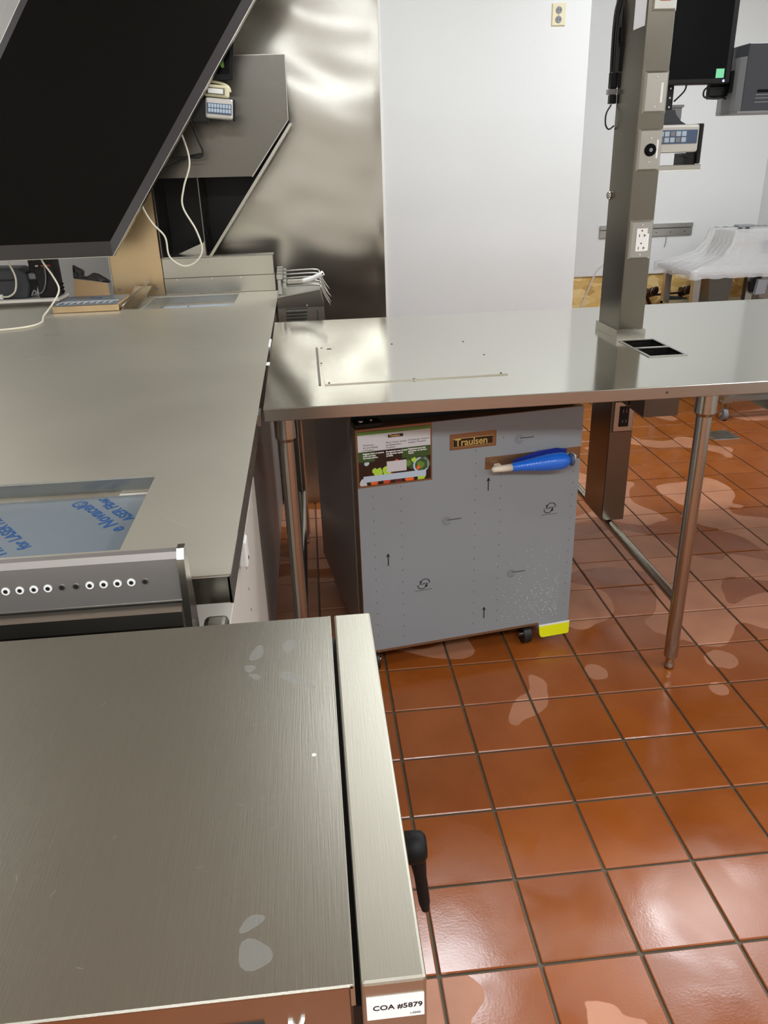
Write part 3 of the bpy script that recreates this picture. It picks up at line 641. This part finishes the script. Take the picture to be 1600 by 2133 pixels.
# splashback
sb = MB(); sb.box(-.66, -.1235, 2.176, 2.26, TZ, .992, .0015); sb.build('splashback_lower', 'steel_x', wt)
MB().box(-.66, -.126, 2.182, 2.26, .992, 1.083, .0015).build('splashback_upper', 'steel_x', wt)
MB().box(-.66, -.122, 2.176, 2.262, 1.083, 1.087, .001).build('splashback_cap', 'rail', wt)
for x in (-.6, -.43, -.29): MB().cyl((x, 2.1755, .985), (x, 2.1745, .985), .003, n=8).build('rivet', 'chrome', wt)
# ------------------------------------------------------------------ cabinets under the worktop
wc = thing('white_cabinet', (-.45, -.3, 0), 'low white cabinet with a line of shelf-pin holes beneath the worktop end', 'cabinet')
MB().box(-.9, -.13, -.78, .028, .02, .745, .001).build('body', 'white_cab', wc)
MB().box(-.9, -.14, -.79, -.78, .02, .742).build('front_panel', 'white', wc)
for k in range(9):
    z = .787 - .0 - k * .0515
    if k == 0: z = .735
    else: z = .735 - k * .051
    MB().lathe([(0, .0032), (.0006, .003)], (-.13, -.35, z), (1, 0, 0), 10).build('pin_hole', 'print_black', wc)
MB().box(-.1295, -.112, -.47, -.43, .745, .80, .004, 2).build('cable_clip', 'white_plastic', wc); MB().lathe([(0, .004), (.001, .004)], (-.112, -.45, .758), (1, 0, 0), 10).build('clip_hole', 'print_black', wc)
MB().lathe([(0, .006), (.008, .005)], (-.13, -.41, .735), (1, 0, 0), 12).build('clip_pin', 'white_plastic', wc)
scab = thing('steel_cabinet', (-.9, 1.1, 0), 'stainless base cabinet under the worktop beside the prep table leg', 'cabinet')
MB().box(-1.6, -.152, .034, 2.16, .0, .868, .012, 3).build('body', 'satin', scab)
MB().box(-.1515, -.150, .036, .040, .01, .86).build('door_gap', 'black', scab)

# ------------------------------------------------------------------ far partition: post, chute
pt = thing('pass_through_post', (-.78, 2.2, TZ), 'tall stainless post at the left of the splashback, by the chute', 'post')
MB().box(-.905, -.662, 2.178, 2.26, TZ + .001, 2.84, .002).build('post_body', 'steel_tan_reflection', pt)
MB().box(-.909, -.904, 2.174, 2.262, TZ + .001, 2.84).build('corner_strip', 'rail', pt)
for z, x in ((.952, -.88), (.948, -.70)): MB().cyl((x, 2.178, z), (x, 2.1755, z), .008, n=12).build('bolt', 'steel', pt)
ch = thing('food_chute', (-.3, 2.3, 1.09), 'stainless chute with a slanting right side rising behind the splashback', 'chute')
CP = [(-.655, 1.926), (.001, 1.926), (-.004, 1.668), (-.190, 1.436), (-.655, 1.440)]
MB().prism(CP, 'y', 2.165, 2.172).build('front_plate', 'steel_dark', ch)
MB()._faces([(.001, 2.1645, 1.926), (.004, 2.1645, 1.926), (-.001, 2.1645, 1.667), (-.004, 2.1645, 1.668), (-.190, 2.1645, 1.436), (-.187, 2.1645, 1.432)], [(0, 1, 2, 3), (3, 2, 5, 4)]).build('plate_edge', 'rail', ch)
D = (.583 - .0, .800)
def slat(x0, z0, x1, z1, th, y0, y1, name, m):
    d = Vector((x1 - x0, z1 - z0)).normalized(); n = Vector((d.y, -d.x)) * th
    MB().prism([(x0, z0), (x1, z1), (x1 + n.x, z1 + n.y), (x0 + n.x, z0 + n.y)], 'y', y0, y1).build(name, m, ch)
slat(-.430, 1.090, .002, 1.655, .004, 2.168, 2.50, 'slanting_side', 'steel')
slat(-.424, 1.090, .008, 1.655, .008, 2.160, 2.168, 'side_flange', 'steel_x')
MB().box(-.655, -.650, 2.172, 2.5, 1.088, 1.93).build('inner_side', 'steel_dark', ch)
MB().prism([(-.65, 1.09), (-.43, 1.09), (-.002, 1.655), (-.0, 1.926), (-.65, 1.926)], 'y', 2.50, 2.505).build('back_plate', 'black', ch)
MB().box(-.65, -.425, 2.172, 2.5, 1.0875, 1.0905).build('floor_plate', 'steel', ch)
MB().prism([(-.60, 1.09), (-.47, 1.14), (-.445, 1.20), (-.445, 1.09)], 'y', 2.34, 2.345).build('bracket', 'steel', ch)
MB().box(-.449, -.444, 2.2, 2.5, 1.09, 1.44).build('divider', 'steel_dark', ch)
MB().box(-.655, .002, 2.172, 2.5, 1.926, 1.93).build('top_plate', 'steel', ch)

# ------------------------------------------------------------------ black slanting hood panel, upper left
hp = thing('hood_panel', (-.9, 1.9, 1.13), 'large black parallelogram-shaped slanting panel hanging at upper left', 'panel')
def para(inl=0., inb=0.):
    zb, zt = 1.131 + inb, 2.35 - inb; f = lambda z, x0, z0: x0 + (z - z0) * (.749)
    return [(f(zb, -1.724, 1.131) + inl, zb), (f(zb, -.809, 1.131) - inl, zb), (f(zt, -.809, 1.131) - inl, zt), (f(zt, -1.724, 1.131) + inl, zt)]
MB().prism(para(), 'y', 1.856, 1.905).build('shell', 'steel', hp)
b = MB(); A_ = para(.004, .003); B_ = para(.046, .068)
b._faces([(x, 1.8555, z) for x, z in A_] + [(x, 1.826, z) for x, z in B_], [(0, 1, 5, 4), (1, 2, 6, 5), (2, 3, 7, 6), (3, 0, 4, 7), (0, 3, 2, 1)]).build('bevelled_rim', 'black_rim', hp)
MB().prism(para(.045, .067), 'y', 1.8245, 1.8265).build('dark_face', 'black_panel', hp)
for x in (-.5, .0): MB().cyl((x, 1.88, 2.345), (x, 1.88, 2.85), .006, n=10).build('hanger_rod', 'steel', hp)

# small keypad, card reader and display beside the panel
kp = thing('bump_bar', (-.30, 1.93, 1.655), 'silver bump-bar keypad with two rows of blue keys beside the slanting hood panel', 'keypad')
R5 = Matrix.Rotation(math.radians(6), 3, 'Y')
MB().box(-.345, -.228, 1.918, 1.965, 1.664, 1.742, .008, 2, R5).build('case', 'beige_grey', kp)
MB().box(-.405, -.335, 1.925, 1.985, 1.655, 1.742, .003, 1, R5).build('mount', 'black', kp)
MB().box(-.231, -.224, 1.92, 1.965, 1.655, 1.735, .002, 1, R5).build('end_cap', 'black_rough', kp)
kf = MB().box(-.338, -.235, 1.914, 1.9182, 1.681, 1.722, .001, 1, R5, (-.2865, 1.94, 1.703)).build('key_panel', 'mid_blue', kp)
for r_ in range(2):
    for k in range(8):
        x = -.332 + k * .0120; z = 1.7045 - r_ * .0175
        MB().box(x, x + .0095, 1.912, 1.914, z, z + .0145, .0008, 1, R5, (-.2865, 1.94, 1.703)).build('key', 'key_light', kf)
cr_ = thing('wall_bracket', (-.29, 1.96, 1.745), 'cream plastic bracket with a rectangular slot just above the silver keypad', 'bracket')
MB().box(-.345, -.24, 1.94, 1.97, 1.748, 1.795, .008, 2, R5).build('body', 'beige', cr_)
MB().box(-.335, -.258, 1.937, 1.9402, 1.757, 1.783, 0, 1, R5, (-.2925, 1.955, 1.7715)).build('slot', 'steel_dark', cr_)
MB().box(-.328, -.265, 1.935, 1.937, 1.761, 1.779, .001, 1, R5, (-.2925, 1.955, 1.7715)).build('slot_plate', 'white', cr_)
MB().tube([(-.315, 1.955, 1.81), (-.27, 1.955, 1.80), (-.243, 1.955, 1.785), (-.237, 1.955, 1.765)], .006, 8, 4).build('hook', 'beige', cr_)
dm = thing('small_display', (-.25, 1.97, 1.82), 'edge of a black wall display with a green light above the cream bracket', 'display')
MB().prism([(-.335, 1.812), (-.222, 1.812), (-.190, 2.02), (-.16, 2.10), (-.335, 2.10)], 'y', 1.94, 1.965).build('case', 'black_rough', dm)
MB().prism([(-.33, 1.835), (-.233, 1.835), (-.205, 2.02), (-.33, 2.02)], 'y', 1.937, 1.94).build('screen', 'black_gloss', dm)
MB().box(-.263, -.250, 1.935, 1.937, 1.855, 1.89, .003).build('indicator', 'green', dm)
MB().box(-.30, -.26, 1.965, 2.164, 1.85, 1.88).build('arm', 'black', dm)
MB().box(-.30, -.28, 1.985, 2.165, 1.69, 1.71).build('wall_arm', 'steel_dark', kp)
MB().box(-.31, -.29, 1.97, 2.165, 1.762, 1.775).build('wall_arm', 'steel_dark', cr_)

# cables there
def cable(name, pts, r, m, label, parent=None):
    o = MB().tube(pts, r, 8, 7).build(name, m, parent)
    if parent: return o
    return tag(o, label, 'cable')
cable('power_cable', [(-.50, 1.96, 1.70), (-.465, 2.0, 1.607), (-.448, 2.0, 1.50), (-.486, 2.0, 1.401), (-.501, 2.0, 1.32), (-.455, 2.0, 1.22), (-.438, 2.0, 1.135), (-.475, 2.0, 1.08), (-.535, 2.0, 1.066), (-.59, 2.0, 1.11), (-.598, 2.0, 1.195), (-.645, 2.0, 1.255), (-.68, 2.0, 1.33), (-.70, 1.96, 1.45)], .0042, 'cable_white', '', kp)
cable('power_cord', [(-.45, 2.06, 1.71), (-.428, 2.06, 1.66), (-.405, 2.06, 1.59), (-.392, 2.06, 1.545), (-.408, 2.06, 1.521), (-.48, 2.06, 1.522), (-.56, 2.06, 1.515)], .0045, 'cable_black', '', kp)
cable('power_cord', [(-.40, 2.08, 1.535), (-.46, 2.08, 1.525), (-.52, 2.08, 1.50), (-.575, 2.08, 1.477), (-.62, 2.08, 1.455)], .0045, 'cable_black', '', kp)
cable('data_cable', [(-1.135, 1.90, 1.25), (-1.13, 1.895, 1.135), (-1.09, 1.88, 1.06), (-1.068, 1.86, 1.0), (-1.092, 1.80, .945), (-1.092, 1.66, .9195), (-1.055, 1.50, .9185), (-1.085, 1.40, .9185), (-1.20, 1.352, .9185), (-1.34, 1.345, .9185), (-1.45, 1.345, .9185)], .0042, 'cable_white', '', hp)

# ------------------------------------------------------------------ clutter at the far left end
hs = thing('raised_shelf', (-1.4, 2.1, TZ), 'thin white raised shelf at the far left end of the worktop', 'shelf')
MB().box(-1.72, -1.115, 1.985, 2.17, .935, .948, .001).build('board', 'white', hs)
for x in (-1.69, -1.13): MB().box(x - .01, x + .01, 1.99, 2.165, TZ, .935).build('support', 'grey', hs)
rpn = thing('receipt_printer', (-1.33, 2.08, .948), 'dark grey rounded receipt printer on the white raised shelf', 'printer')
MB().prism([(-1.46, .9485), (-1.262, .9485), (-1.245, 1.0), (-1.25, 1.06), (-1.28, 1.085), (-1.46, 1.09)], 'y', 2.02, 2.15, .006).build('body', 'charcoal', rpn)
MB().box(-1.40, -1.37, 2.008, 2.02, .95, .972, .002).build('plug', 'print_white', rpn)
MB().box(-1.44, -1.30, 2.0165, 2.02, 1.03, 1.036).build('paper_slot', 'black', rpn)
cable('data_cable', [(-1.37, 2.005, .962), (-1.335, 1.995, .965), (-1.30, 1.985, .99), (-1.285, 1.98, 1.05), (-1.30, 1.97, 1.12), (-1.31, 1.94, 1.2)], .0042, 'cable_white', '', rpn)
tst = thing('terminal_stand', (-1.14, 2.1, .948), 'black upright terminal stand with cables at the right end of the raised shelf', 'stand')
MB().box(-1.21, -1.125, 2.02, 2.13, .9485, 1.20, .004).build('upright', 'black', tst)
MB().box(-1.24, -1.16, 2.045, 2.16, 1.06, 1.13, .003).build('arm', 'black', tst)
MB().box(-1.26, -1.215, 2.045, 2.09, 1.03, 1.055, .003).build('tray', 'grey', tst)
MB().tube([(-1.165, 2.015, 1.16), (-1.16, 2.01, 1.05), (-1.185, 2.008, .98), (-1.23, 2.008, .965)], .003, 6, 5).tube([(-1.24, 2.01, .96), (-1.225, 2.01, .985), (-1.215, 2.01, .965)], .004, 6, 4).build('cord', 'grey', tst)
for k in range(3): MB().tube([(-1.12, 2.06, .965 + k * .017), (-1.10, 2.05, .972 + k * .017), (-1.12, 2.04, .98 + k * .017)], .0025, 6, 4).build('coil', 'black', tst)
for k, x in enumerate((-1.20, -1.175, -1.16, -1.145)): MB().box(x, x + .012, 2.012, 2.02, 1.088, 1.094).build('connector', ('print_white', 'red', 'print_white', 'red')[k], tst)
cbx = MB().prism([(-1.095, TZ + .0005), (-.925, TZ + .0005), (-.925, .985), (-1.08, 1.012)], 'y', 2.155, 2.163).build('cardboard_sheet', 'cardboard'); tag(cbx, 'tan sheet standing upright between terminal stand and post', 'board')
bag = MB(); rb = random.Random(2)
pts = [(-1.085, 1.013), (-1.078, 1.075), (-1.045, 1.055), (-1.03, 1.045), (-1.035, 1.02), (-1.02, 1.018), (-.99, 1.035), (-.965, 1.028), (-.93, 1.003), (-.915, .992), (-.92, .985), (-1.0, 1.0)]
bag.prism(pts, 'y', 2.165, 2.19, .003)
tag(bag.build('plastic_bag', 'plastic_bag'), 'crumpled black plastic bag behind the tan sheet', 'bag')
tb = thing('film_wrapped_box', (-.93, 1.9, TZ), 'shallow steel box lid with loose clear film lying on the worktop', 'box')
MB().box(-1.078, -.795, 1.742, 2.04, TZ + .0005, .945, .003).build('box_body', 'steel_tan_reflection', tb)
MB().box(-1.07, -.80, 1.743, 2.03, .945, .9462).build('film_sheet', 'film_blue', tb)
fr_ = MB()
for k in range(9): fr_.tube([(-1.06 + k * .028, 1.76 + .01 * (k % 2), .949), (-1.05 + k * .028, 1.80, .952), (-1.035 + k * .028, 1.84, .948)], .0025, 5, 3)
o = fr_.build('film_wrinkles', 'clear', tb); o['kind'] = 'stuff'
text_mesh('film_lettering', '76', .06, 'print_blue', tb, frame_m((-.965, 1.92, .9464), (1, 0, 0), (0, 1, 0)), .0001, bold=.002)
lid = thing('hinged_flap', (-.75, 1.95, TZ), 'small open steel flap beside the rear sunken tray', 'flap')
MB()._faces([(-.79, 1.76, .915), (-.712, 1.745, .915), (-.712, 2.13, .965), (-.79, 2.13, .965), (-.79, 1.76, .918), (-.712, 1.745, .918), (-.712, 2.13, .968), (-.79, 2.13, .968)], [(4, 5, 6, 7), (0, 1, 5, 4), (1, 2, 6, 5), (2, 3, 7, 6), (3, 0, 4, 7), (3, 2, 1, 0)]).build('flap_plate', 'steel_x', lid)
MB().tube([(-.785, 1.76, .93), (-.75, 1.95, .965), (-.72, 2.12, .985)], .003, 6, 3).tube([(-.715, 1.752, .916), (-.715, 2.13, .966)], .003, 6, 1).box(-.74, -.735, 2.118, 2.128, .915, 1.0).box(-.79, -.786, 2.118, 2.128, .915, .98).build('flap_edge', 'rail', lid)

# ------------------------------------------------------------------ utensil station behind the table
ub = thing('louvred_unit', (0, 1.7, 0), 'stainless unit with louvre slots behind the joint of worktop and table', 'appliance')
MB().prism([(-.098, .0), (.108, .0), (.100, .93), (.088, .985), (-.098, .958)], 'y', 1.60, 1.88).build('housing', 'steel', ub)
MB().prism([(-.0975, .915), (.0995, .915), (.098, .93), (.086, .984), (-.0975, .957)], 'y', 1.592, 1.5985).build('upper_panel', 'steel_dark', ub)
MB()._faces([(-.098, 1.59, .9585), (.0885, 1.59, .986), (.0885, 1.88, .986), (-.098, 1.88, .9585), (-.098, 1.59, .9625), (.0885, 1.59, .99), (.0885, 1.88, .99), (-.098, 1.88, .9625)], [(4, 5, 6, 7), (0, 1, 5, 4), (1, 2, 6, 5), (2, 3, 7, 6), (3, 0, 4, 7), (3, 2, 1, 0)]).build('top_plate', 'rail', ub)
for k in range(4): MB()._faces([(-.066, 1.5985, .910 - k * .014), (.028, 1.5985, .910 - k * .014), (.028, 1.582, .903 - k * .014), (-.066, 1.582, .903 - k * .014), (-.066, 1.5985, .901 - k * .014), (.028, 1.5985, .901 - k * .014)], [(0, 1, 2, 3), (0, 3, 4), (1, 5, 2), (3, 2, 5, 4)]).build('louvre', 'rail', ub)
MB().lathe([(0, .005), (.004, .004)], (.026, 1.592, .921), (0, -1, 0), 12).build('knob', 'chrome', ub)
MB().box(.068, .072, 1.5975, 1.60, .3, .90).build('panel_seam', 'steel_dark', ub)
hk = thing('utensil_rack', (-.07, 1.7, .96), 'notched steel hook rack at the worktop corner holding long utensils', 'rack')
MB().box(-.092, -.078, 1.64, 1.86, .9655, 1.025, .002).build('rack_bar', 'rail', hk)
for k in range(4): MB().box(-.096, -.070, 1.66 + k * .05, 1.68 + k * .05, 1.025, 1.045 + .006 * k, .002).build('notch', 'rail', hk)
for k in range(5):
    y = 1.62 + k * .05; z = 1.0 + .010 * k; o = thing('fry_tool', (-.06, y, .985), ('first', 'second', 'third', 'fourth', 'fifth')[k] + ' long steel utensil from the front laid across the louvred unit', 'utensil', 'steel utensils on the louvred unit')
    MB().tube([(-.068, y, z + .004), (.05, y, z + .006), (.088, y, z + .002)], .0042, 8, 4).build('shaft', 'rail', o)
    MB().tube([(.088, y, z + .002), (.105, y, z - .04), (.128 + .004 * (k % 3), y, z - .085 - .006 * (k % 2))], .0036, 8, 4).build('hooked_end', 'steel', o)
    MB().box(-.0695, -.055, y - .012, y + .012, z - .008, z + .014, .002).build('grip', 'rail', o)
wb = thing('white_handled_brush', (.05, 1.66, 1.03), 'white plastic handle with hanging hole lying on top of the steel utensils', 'brush')
MB().tube([(.016, 1.615, 1.022), (.05, 1.60, 1.030), (.085, 1.585, 1.045), (.104, 1.58, 1.055)], .0105, 12, 4).build('handle', 'white_plastic', wb)
MB().cyl((.101, 1.5688, 1.0535), (.101, 1.5685, 1.0535), .0035, n=10).build('hanging_hole', 'print_black', wb)
MB().box(-.05, .016, 1.605, 1.625, 1.012, 1.03, .002).build('ferrule', 'steel', wb)

# ------------------------------------------------------------------ monitor group at the column
mn = thing('order_monitor', (1.29, 1.0, 1.67), 'black flat order monitor mounted behind the power column', 'monitor')
MB().box(1.088, 1.487, 1.0, 1.04, 1.672, 2.0, .004, 2).build('case', 'black', mn)
MB().box(1.10, 1.468, .998, 1.0002, 1.688, 1.985).build('screen', 'black_gloss', mn)
MB().box(1.433, 1.461, .9974, .998, 1.689, 1.716).build('screen_patch', 'screen_green', mn)
MB().lathe([(0, .004), (.001, .003)], (1.463, .9998, 1.6805), (0, -1, 0), 10).build('power_light', 'led', mn)
MB().box(1.095, 1.115, .841, .9995, 1.80, 1.84).build('mount_arm', 'black', mn)
for i, (x, wd_) in enumerate(((1.262, .02), (1.293, .022))):
    b_ = MB().box(x, x + wd_, 1.045, 1.053, 1.56, 1.69).build('slotted_strap', 'black', mn)
for k in range(3): MB().cyl((1.304, 1.0445, 1.665 - k * .028), (1.304, 1.0452, 1.665 - k * .028), .003, n=8).build('strap_hole', 'print_white', mn)
MB().prism([(1.255, 1.60), (1.32, 1.60), (1.326, 1.585), (1.345, 1.565), (1.37, 1.552), (1.255, 1.552)], 'y', 1.03, 1.042).build('gusset', 'charcoal', mn)
MB().box(1.25, 1.36, 1.05, 1.06, 1.608, 1.616).box(1.31, 1.356, 1.056, 1.06, 1.57, 1.608).build('back_clip', 'grey', mn)
MB().tube([(1.352, 1.03, 1.68), (1.345, 1.03, 1.655), (1.315, 1.035, 1.625)], .0028, 6, 5).build('cord', 'cable_black', mn)
k2 = thing('bump_bar', (1.26, .97, 1.44), 'silver bump-bar keypad with grey-blue keys below the order monitor', 'keypad')
MB().box(1.10, 1.374, .94, 1.0, 1.466, 1.551, .008, 2).build('case', 'beige_grey', k2)
kf = MB().box(1.11, 1.366, .937, .9402, 1.493, 1.535, .001).build('key_panel', 'mid_blue', k2)
for r_ in range(2):
    for k in range(11):
        x = 1.115 + k * .0195
        if x > 1.32: break
        MB().box(x, x + .0165, .935, .937, 1.4975 + r_ * .018, 1.5125 + r_ * .018, .0008).build('key', 'key_light' if (k + r_) % 3 else 'grey', kf)
MB().box(1.374, 1.390, .945, 1.03, 1.43, 1.553, .003).build('end_bracket', 'black', k2)
MB().box(1.335, 1.376, .955, 1.03, 1.428, 1.464).build('foot_block', 'black', k2)
MB().prism([(1.322, 1.464), (1.35, 1.464), (1.35, 1.448), (1.327, 1.455)], 'y', .95, .98).build('latch', 'black', k2)
MB().box(1.126, 1.392, .94, 1.02, 1.410, 1.428, .002).build('tray', 'steel', k2)
MB().box(1.124, 1.15, .76, .94, 1.410, 1.424).build('tray_arm', 'steel', k2)
ctl = thing('controller_box', (1.66, 1.0, 1.58), 'dark grey box with a vent slot at the right edge beside the monitor', 'controller')
MB().box(1.512, 1.86, .95, 1.10, 1.586, 1.782, .002).build('front_case', 'charcoal', ctl)
MB().prism([(1.5115, .951), (1.5115, 1.10), (1.500, 1.10), (1.500, .975)], 'z', 1.586, 1.745, .001).build('side_cheek', 'grey', ctl)
MB().box(1.501, 1.86, .952, 1.10, 1.580, 1.586).build('bottom_rim', 'grey', ctl)
MB().box(1.56, 1.85, .948, .9503, 1.640, 1.648).build('vent_slot', 'black_gloss', ctl)
for z in (1.632, 1.622, 1.610): MB().box(1.555, 1.85, .9485, .9503, z, z + .0025).build('rib', 'grey', ctl)
am = MB().box(1.489, 1.50, 1.0, 1.08, 1.645, 1.71, .003).box(1.44, 1.49, 1.041, 1.07, 1.63, 1.70, .004).box(1.43, 1.50, 1.03, 1.04, 1.636, 1.668, .003).build('joint_arm', 'black', ctl)
for a in (0, .012): MB().tube([(1.43, 1.03, 1.668), (1.415 + a, 1.03, 1.655), (1.418 + a, 1.03, 1.636), (1.45 + a, 1.03, 1.63), (1.48, 1.03, 1.634), (1.499, 1.04, 1.63)], .0032, 6, 5).build('cord', 'cable_black', ctl)
cb = thing('cord_bundle', (1.02, .85, 1.6), 'bundle of black cords hanging down the left side of the power column', 'cable')
for k, (dx, dz) in enumerate(((0, 0), (-.008, .01), (.006, -.01))):
    MB().tube([(1.05 + dx, .858, 2.1), (1.044 + dx, .86, 1.93), (1.030 + dx, .86, 1.84 + dz), (1.030 + dx, .86, 1.72), (1.036 + dx, .86, 1.64)], .004, 8, 6).build('cord', 'cable_black', cb)
MB().box(1.022, 1.045, .852, .875, 1.655, 1.70, .002).build('plug', 'black', cb); MB().box(1.016, 1.045, .852, .87, 1.638, 1.653, .001).build('connector', 'grey', cb); MB().box(1.023, 1.045, .852, .87, 1.612, 1.637, .001).build('plug_tip', 'black', cb)
MB().tube([(1.032, .86, 1.61), (1.018, .86, 1.585), (1.018, .86, 1.555), (1.03, .86, 1.54), (1.045, .855, 1.55)], .0025, 6, 6).build('thin_cord', 'cable_black', cb)

# ------------------------------------------------------------------ alcove: valves, covered stand, cart
mf = thing('pipe_valves', (2.4, YA - .03, .6), 'two dark pipe valves joined by a pipe on the chipboard behind the column', 'plumbing')
for x, z in ((2.285, .655), (2.515, .655)):
    v = MB().cyl((x, YA + .011, z), (x, YA - .05, z), .016, n=14).build('valve', 'pipe', mf)
    for k in range(3): MB().lathe([(0, .02), (.005, .032), (.012, .032), (.016, .02)], (x - .01 + k * .012, YA - .055 - k * .006, z + .004 * k), (.6, -1, -.2), 16).build('handwheel', ('pipe', 'steel_dark', 'pipe')[k], v)
    MB().cyl((x - .02, YA - .02, z - .02), (x + .02, YA - .02, z - .1), .012, n=10).build('drop_pipe', 'pipe', v)
MB().cyl((2.22, YA - .045, .63), (2.58, YA - .045, .645), .007, n=10).build('pipe_run', 'pipe', mf); MB().cyl((2.37, YA - .075, .608), (2.48, YA - .075, .595), .026, n=14).build('pipe_sleeve', 'charcoal', mf); MB().cyl((2.48, YA - .075, .595), (2.52, YA - .075, .59), .022, n=14).build('pipe_cap', 'dgreen', mf)
cs = cable('plastic_wrapped_cord', [(1.96, YA - .007, .84), (1.92, YA - .007, .80), (1.88, YA - .007, .70), (1.85, YA - .007, .62), (1.83, YA - .007, .55)], .006, 'clear', 'clear plastic wrapped cord trailing down over the chipboard left of the column')
sd = thing('covered_stand', (2.55, 2.75, 0), 'steel stand draped in clear plastic at the right edge in the alcove', 'stand')
MB().box(2.215, 2.90, 2.56, 3.05, .835, .862, .004).build('shelf', 'steel', sd)
for x, y in ((2.27, 2.62), (2.59, 2.62), (2.27, 3.0), (2.86, 3.0), (2.86, 2.62)): MB().box(x - .02, x + .02, y - .02, y + .02, .14, .835).build('leg', 'steel', sd)
MB().box(2.25, 2.88, 2.6, 3.02, .62, .635).build('lower_shelf', 'steel', sd)
MB().prism([(2.385, .636), (2.50, .636), (2.515, .82), (2.37, .82)], 'y', 2.66, 2.80).build('hopper', 'steel_dark', sd)
MB().prism([(2.60, .72), (2.66, .725), (2.665, .80), (2.61, .805)], 'y', 2.55, 2.60).build('hanging_plate', 'grey', sd)
MB().prism([(2.575, .79), (2.64, .86), (2.66, .855), (2.60, .73), (2.585, .735)], 'y', 2.575, 2.6).build('black_clamp', 'black', sd)
tp_ = MB().prism([(2.48, .862), (2.90, .862), (2.90, 1.05), (2.55, 1.05)], 'y', 2.72, 3.0).build('slicer_body', 'steel', sd)
MB().box(2.70, 2.82, 2.70, 2.725, .93, 1.0).build('opening', 'print_black', sd); MB().box(2.58, 2.68, 2.8, 2.86, 1.07, 1.085, .004).build('top_handle', 'grey', sd); MB().box(2.60, 2.615, 2.82, 2.84, 1.048, 1.07).box(2.645, 2.66, 2.82, 2.84, 1.048, 1.07).build('handle_post', 'grey', sd)
def drape():
    mb = MB(); bm = mb.bm; n = 44; rr = random.Random(4); rings = []
    lv_ = [(0, 1.062, .0), (.3, .99, .06), (.6, .925, .25), (.85, .888, .62), (1, .868, 1), (1.04, .82, 1.02)]
    base = []
    # perimeter of top and of shelf
    def per(x0, x1, y0, y1, t):
        t = (t % 1) * 4
        if t < 1: return x0 + (x1 - x0) * t, y0
        if t < 2: return x1, y0 + (y1 - y0) * (t - 1)
        if t < 3: return x1 - (x1 - x0) * (t - 2), y1
        return x0, y1 - (y1 - y0) * (t - 3)
    for (_, z, k) in lv_:
        ring = []
        for i in range(n * 2):
            a = per(2.51, 2.93, 2.69, 3.02, i / (n * 2)); c_ = per(2.20, 2.94, 2.545, 3.06, i / (n * 2))
            kk = min(1, k); x = a[0] + (c_[0] - a[0]) * kk; y = a[1] + (c_[1] - a[1]) * kk
            wv = .012 * math.sin(i * 1.9) * math.sin(kk * math.pi + .3) + rr.uniform(-.003, .003)
            ring.append(bm.verts.new((x, y - abs(wv) * .5, z + wv * .8)))
        rings.append(ring)
    for a, b2 in zip(rings, rings[1:]):
        for i in range(n * 2):
            f = bm.faces.new([a[i], a[(i + 1) % (n * 2)], b2[(i + 1) % (n * 2)], b2[i]]); f.smooth = True
    bm.faces.new(rings[0]).smooth = True
    mb.build('plastic_cover', 'clear', sd)
drape()
ct = thing('wheeled_cart', (2.62, 2.55, 0), 'low wheeled steel cart base seen under the right end of the table', 'cart')
fr = MB()._faces([(2.455, 2.45, .118), (2.95, 2.45, .118), (2.95, 2.50, .118), (2.455, 2.50, .118), (2.455, 2.45, .146), (2.95, 2.45, .146), (2.95, 2.50, .146), (2.455, 2.50, .146)], [(4, 5, 6, 7), (0, 1, 5, 4), (1, 2, 6, 5), (2, 3, 7, 6), (3, 0, 4, 7), (3, 2, 1, 0)])
fr.box(2.455, 2.95, 2.52, 2.545, .118, .14).box(2.455, 2.50, 2.50, 2.52, .118, .14).box(2.9, 2.95, 2.50, 2.52, .118, .14)
fr.build('frame', 'rail', ct)
for x, y in ((2.475, 2.47), (2.92, 2.53)):
    c = MB().box(x - .03, x + .03, y - .02, y + .02, .11, .118).prism([(y - .012, .11), (y + .014, .11), (y + .006, .03), (y - .008, .03)], 'x', x - .02, x - .016).prism([(y - .012, .11), (y + .014, .11), (y + .006, .03), (y - .008, .03)], 'x', x + .016, x + .02).build('caster', 'rail', ct)
    MB().cyl((x - .013, y, .035), (x + .013, y, .035), .035, n=20).build('wheel', 'grey', c)
    MB().cyl((x - .024, y, .035), (x + .024, y, .035), .01, n=12).build('hub', 'chrome', c)
dn = thing('floor_drain', (2.32, 2.2, 0), 'square steel floor drain in the tiles under the far end of the table', 'drain')
MB().box(2.245, 2.40, 2.12, 2.275, -.001, .003, .0008).build('drain_plate', 'rail', dn)
for k in range(5): MB().box(2.265, 2.38, 2.142 + k * .026, 2.150 + k * .026, .0029, .0034).build('slot', 'steel_dark', dn)
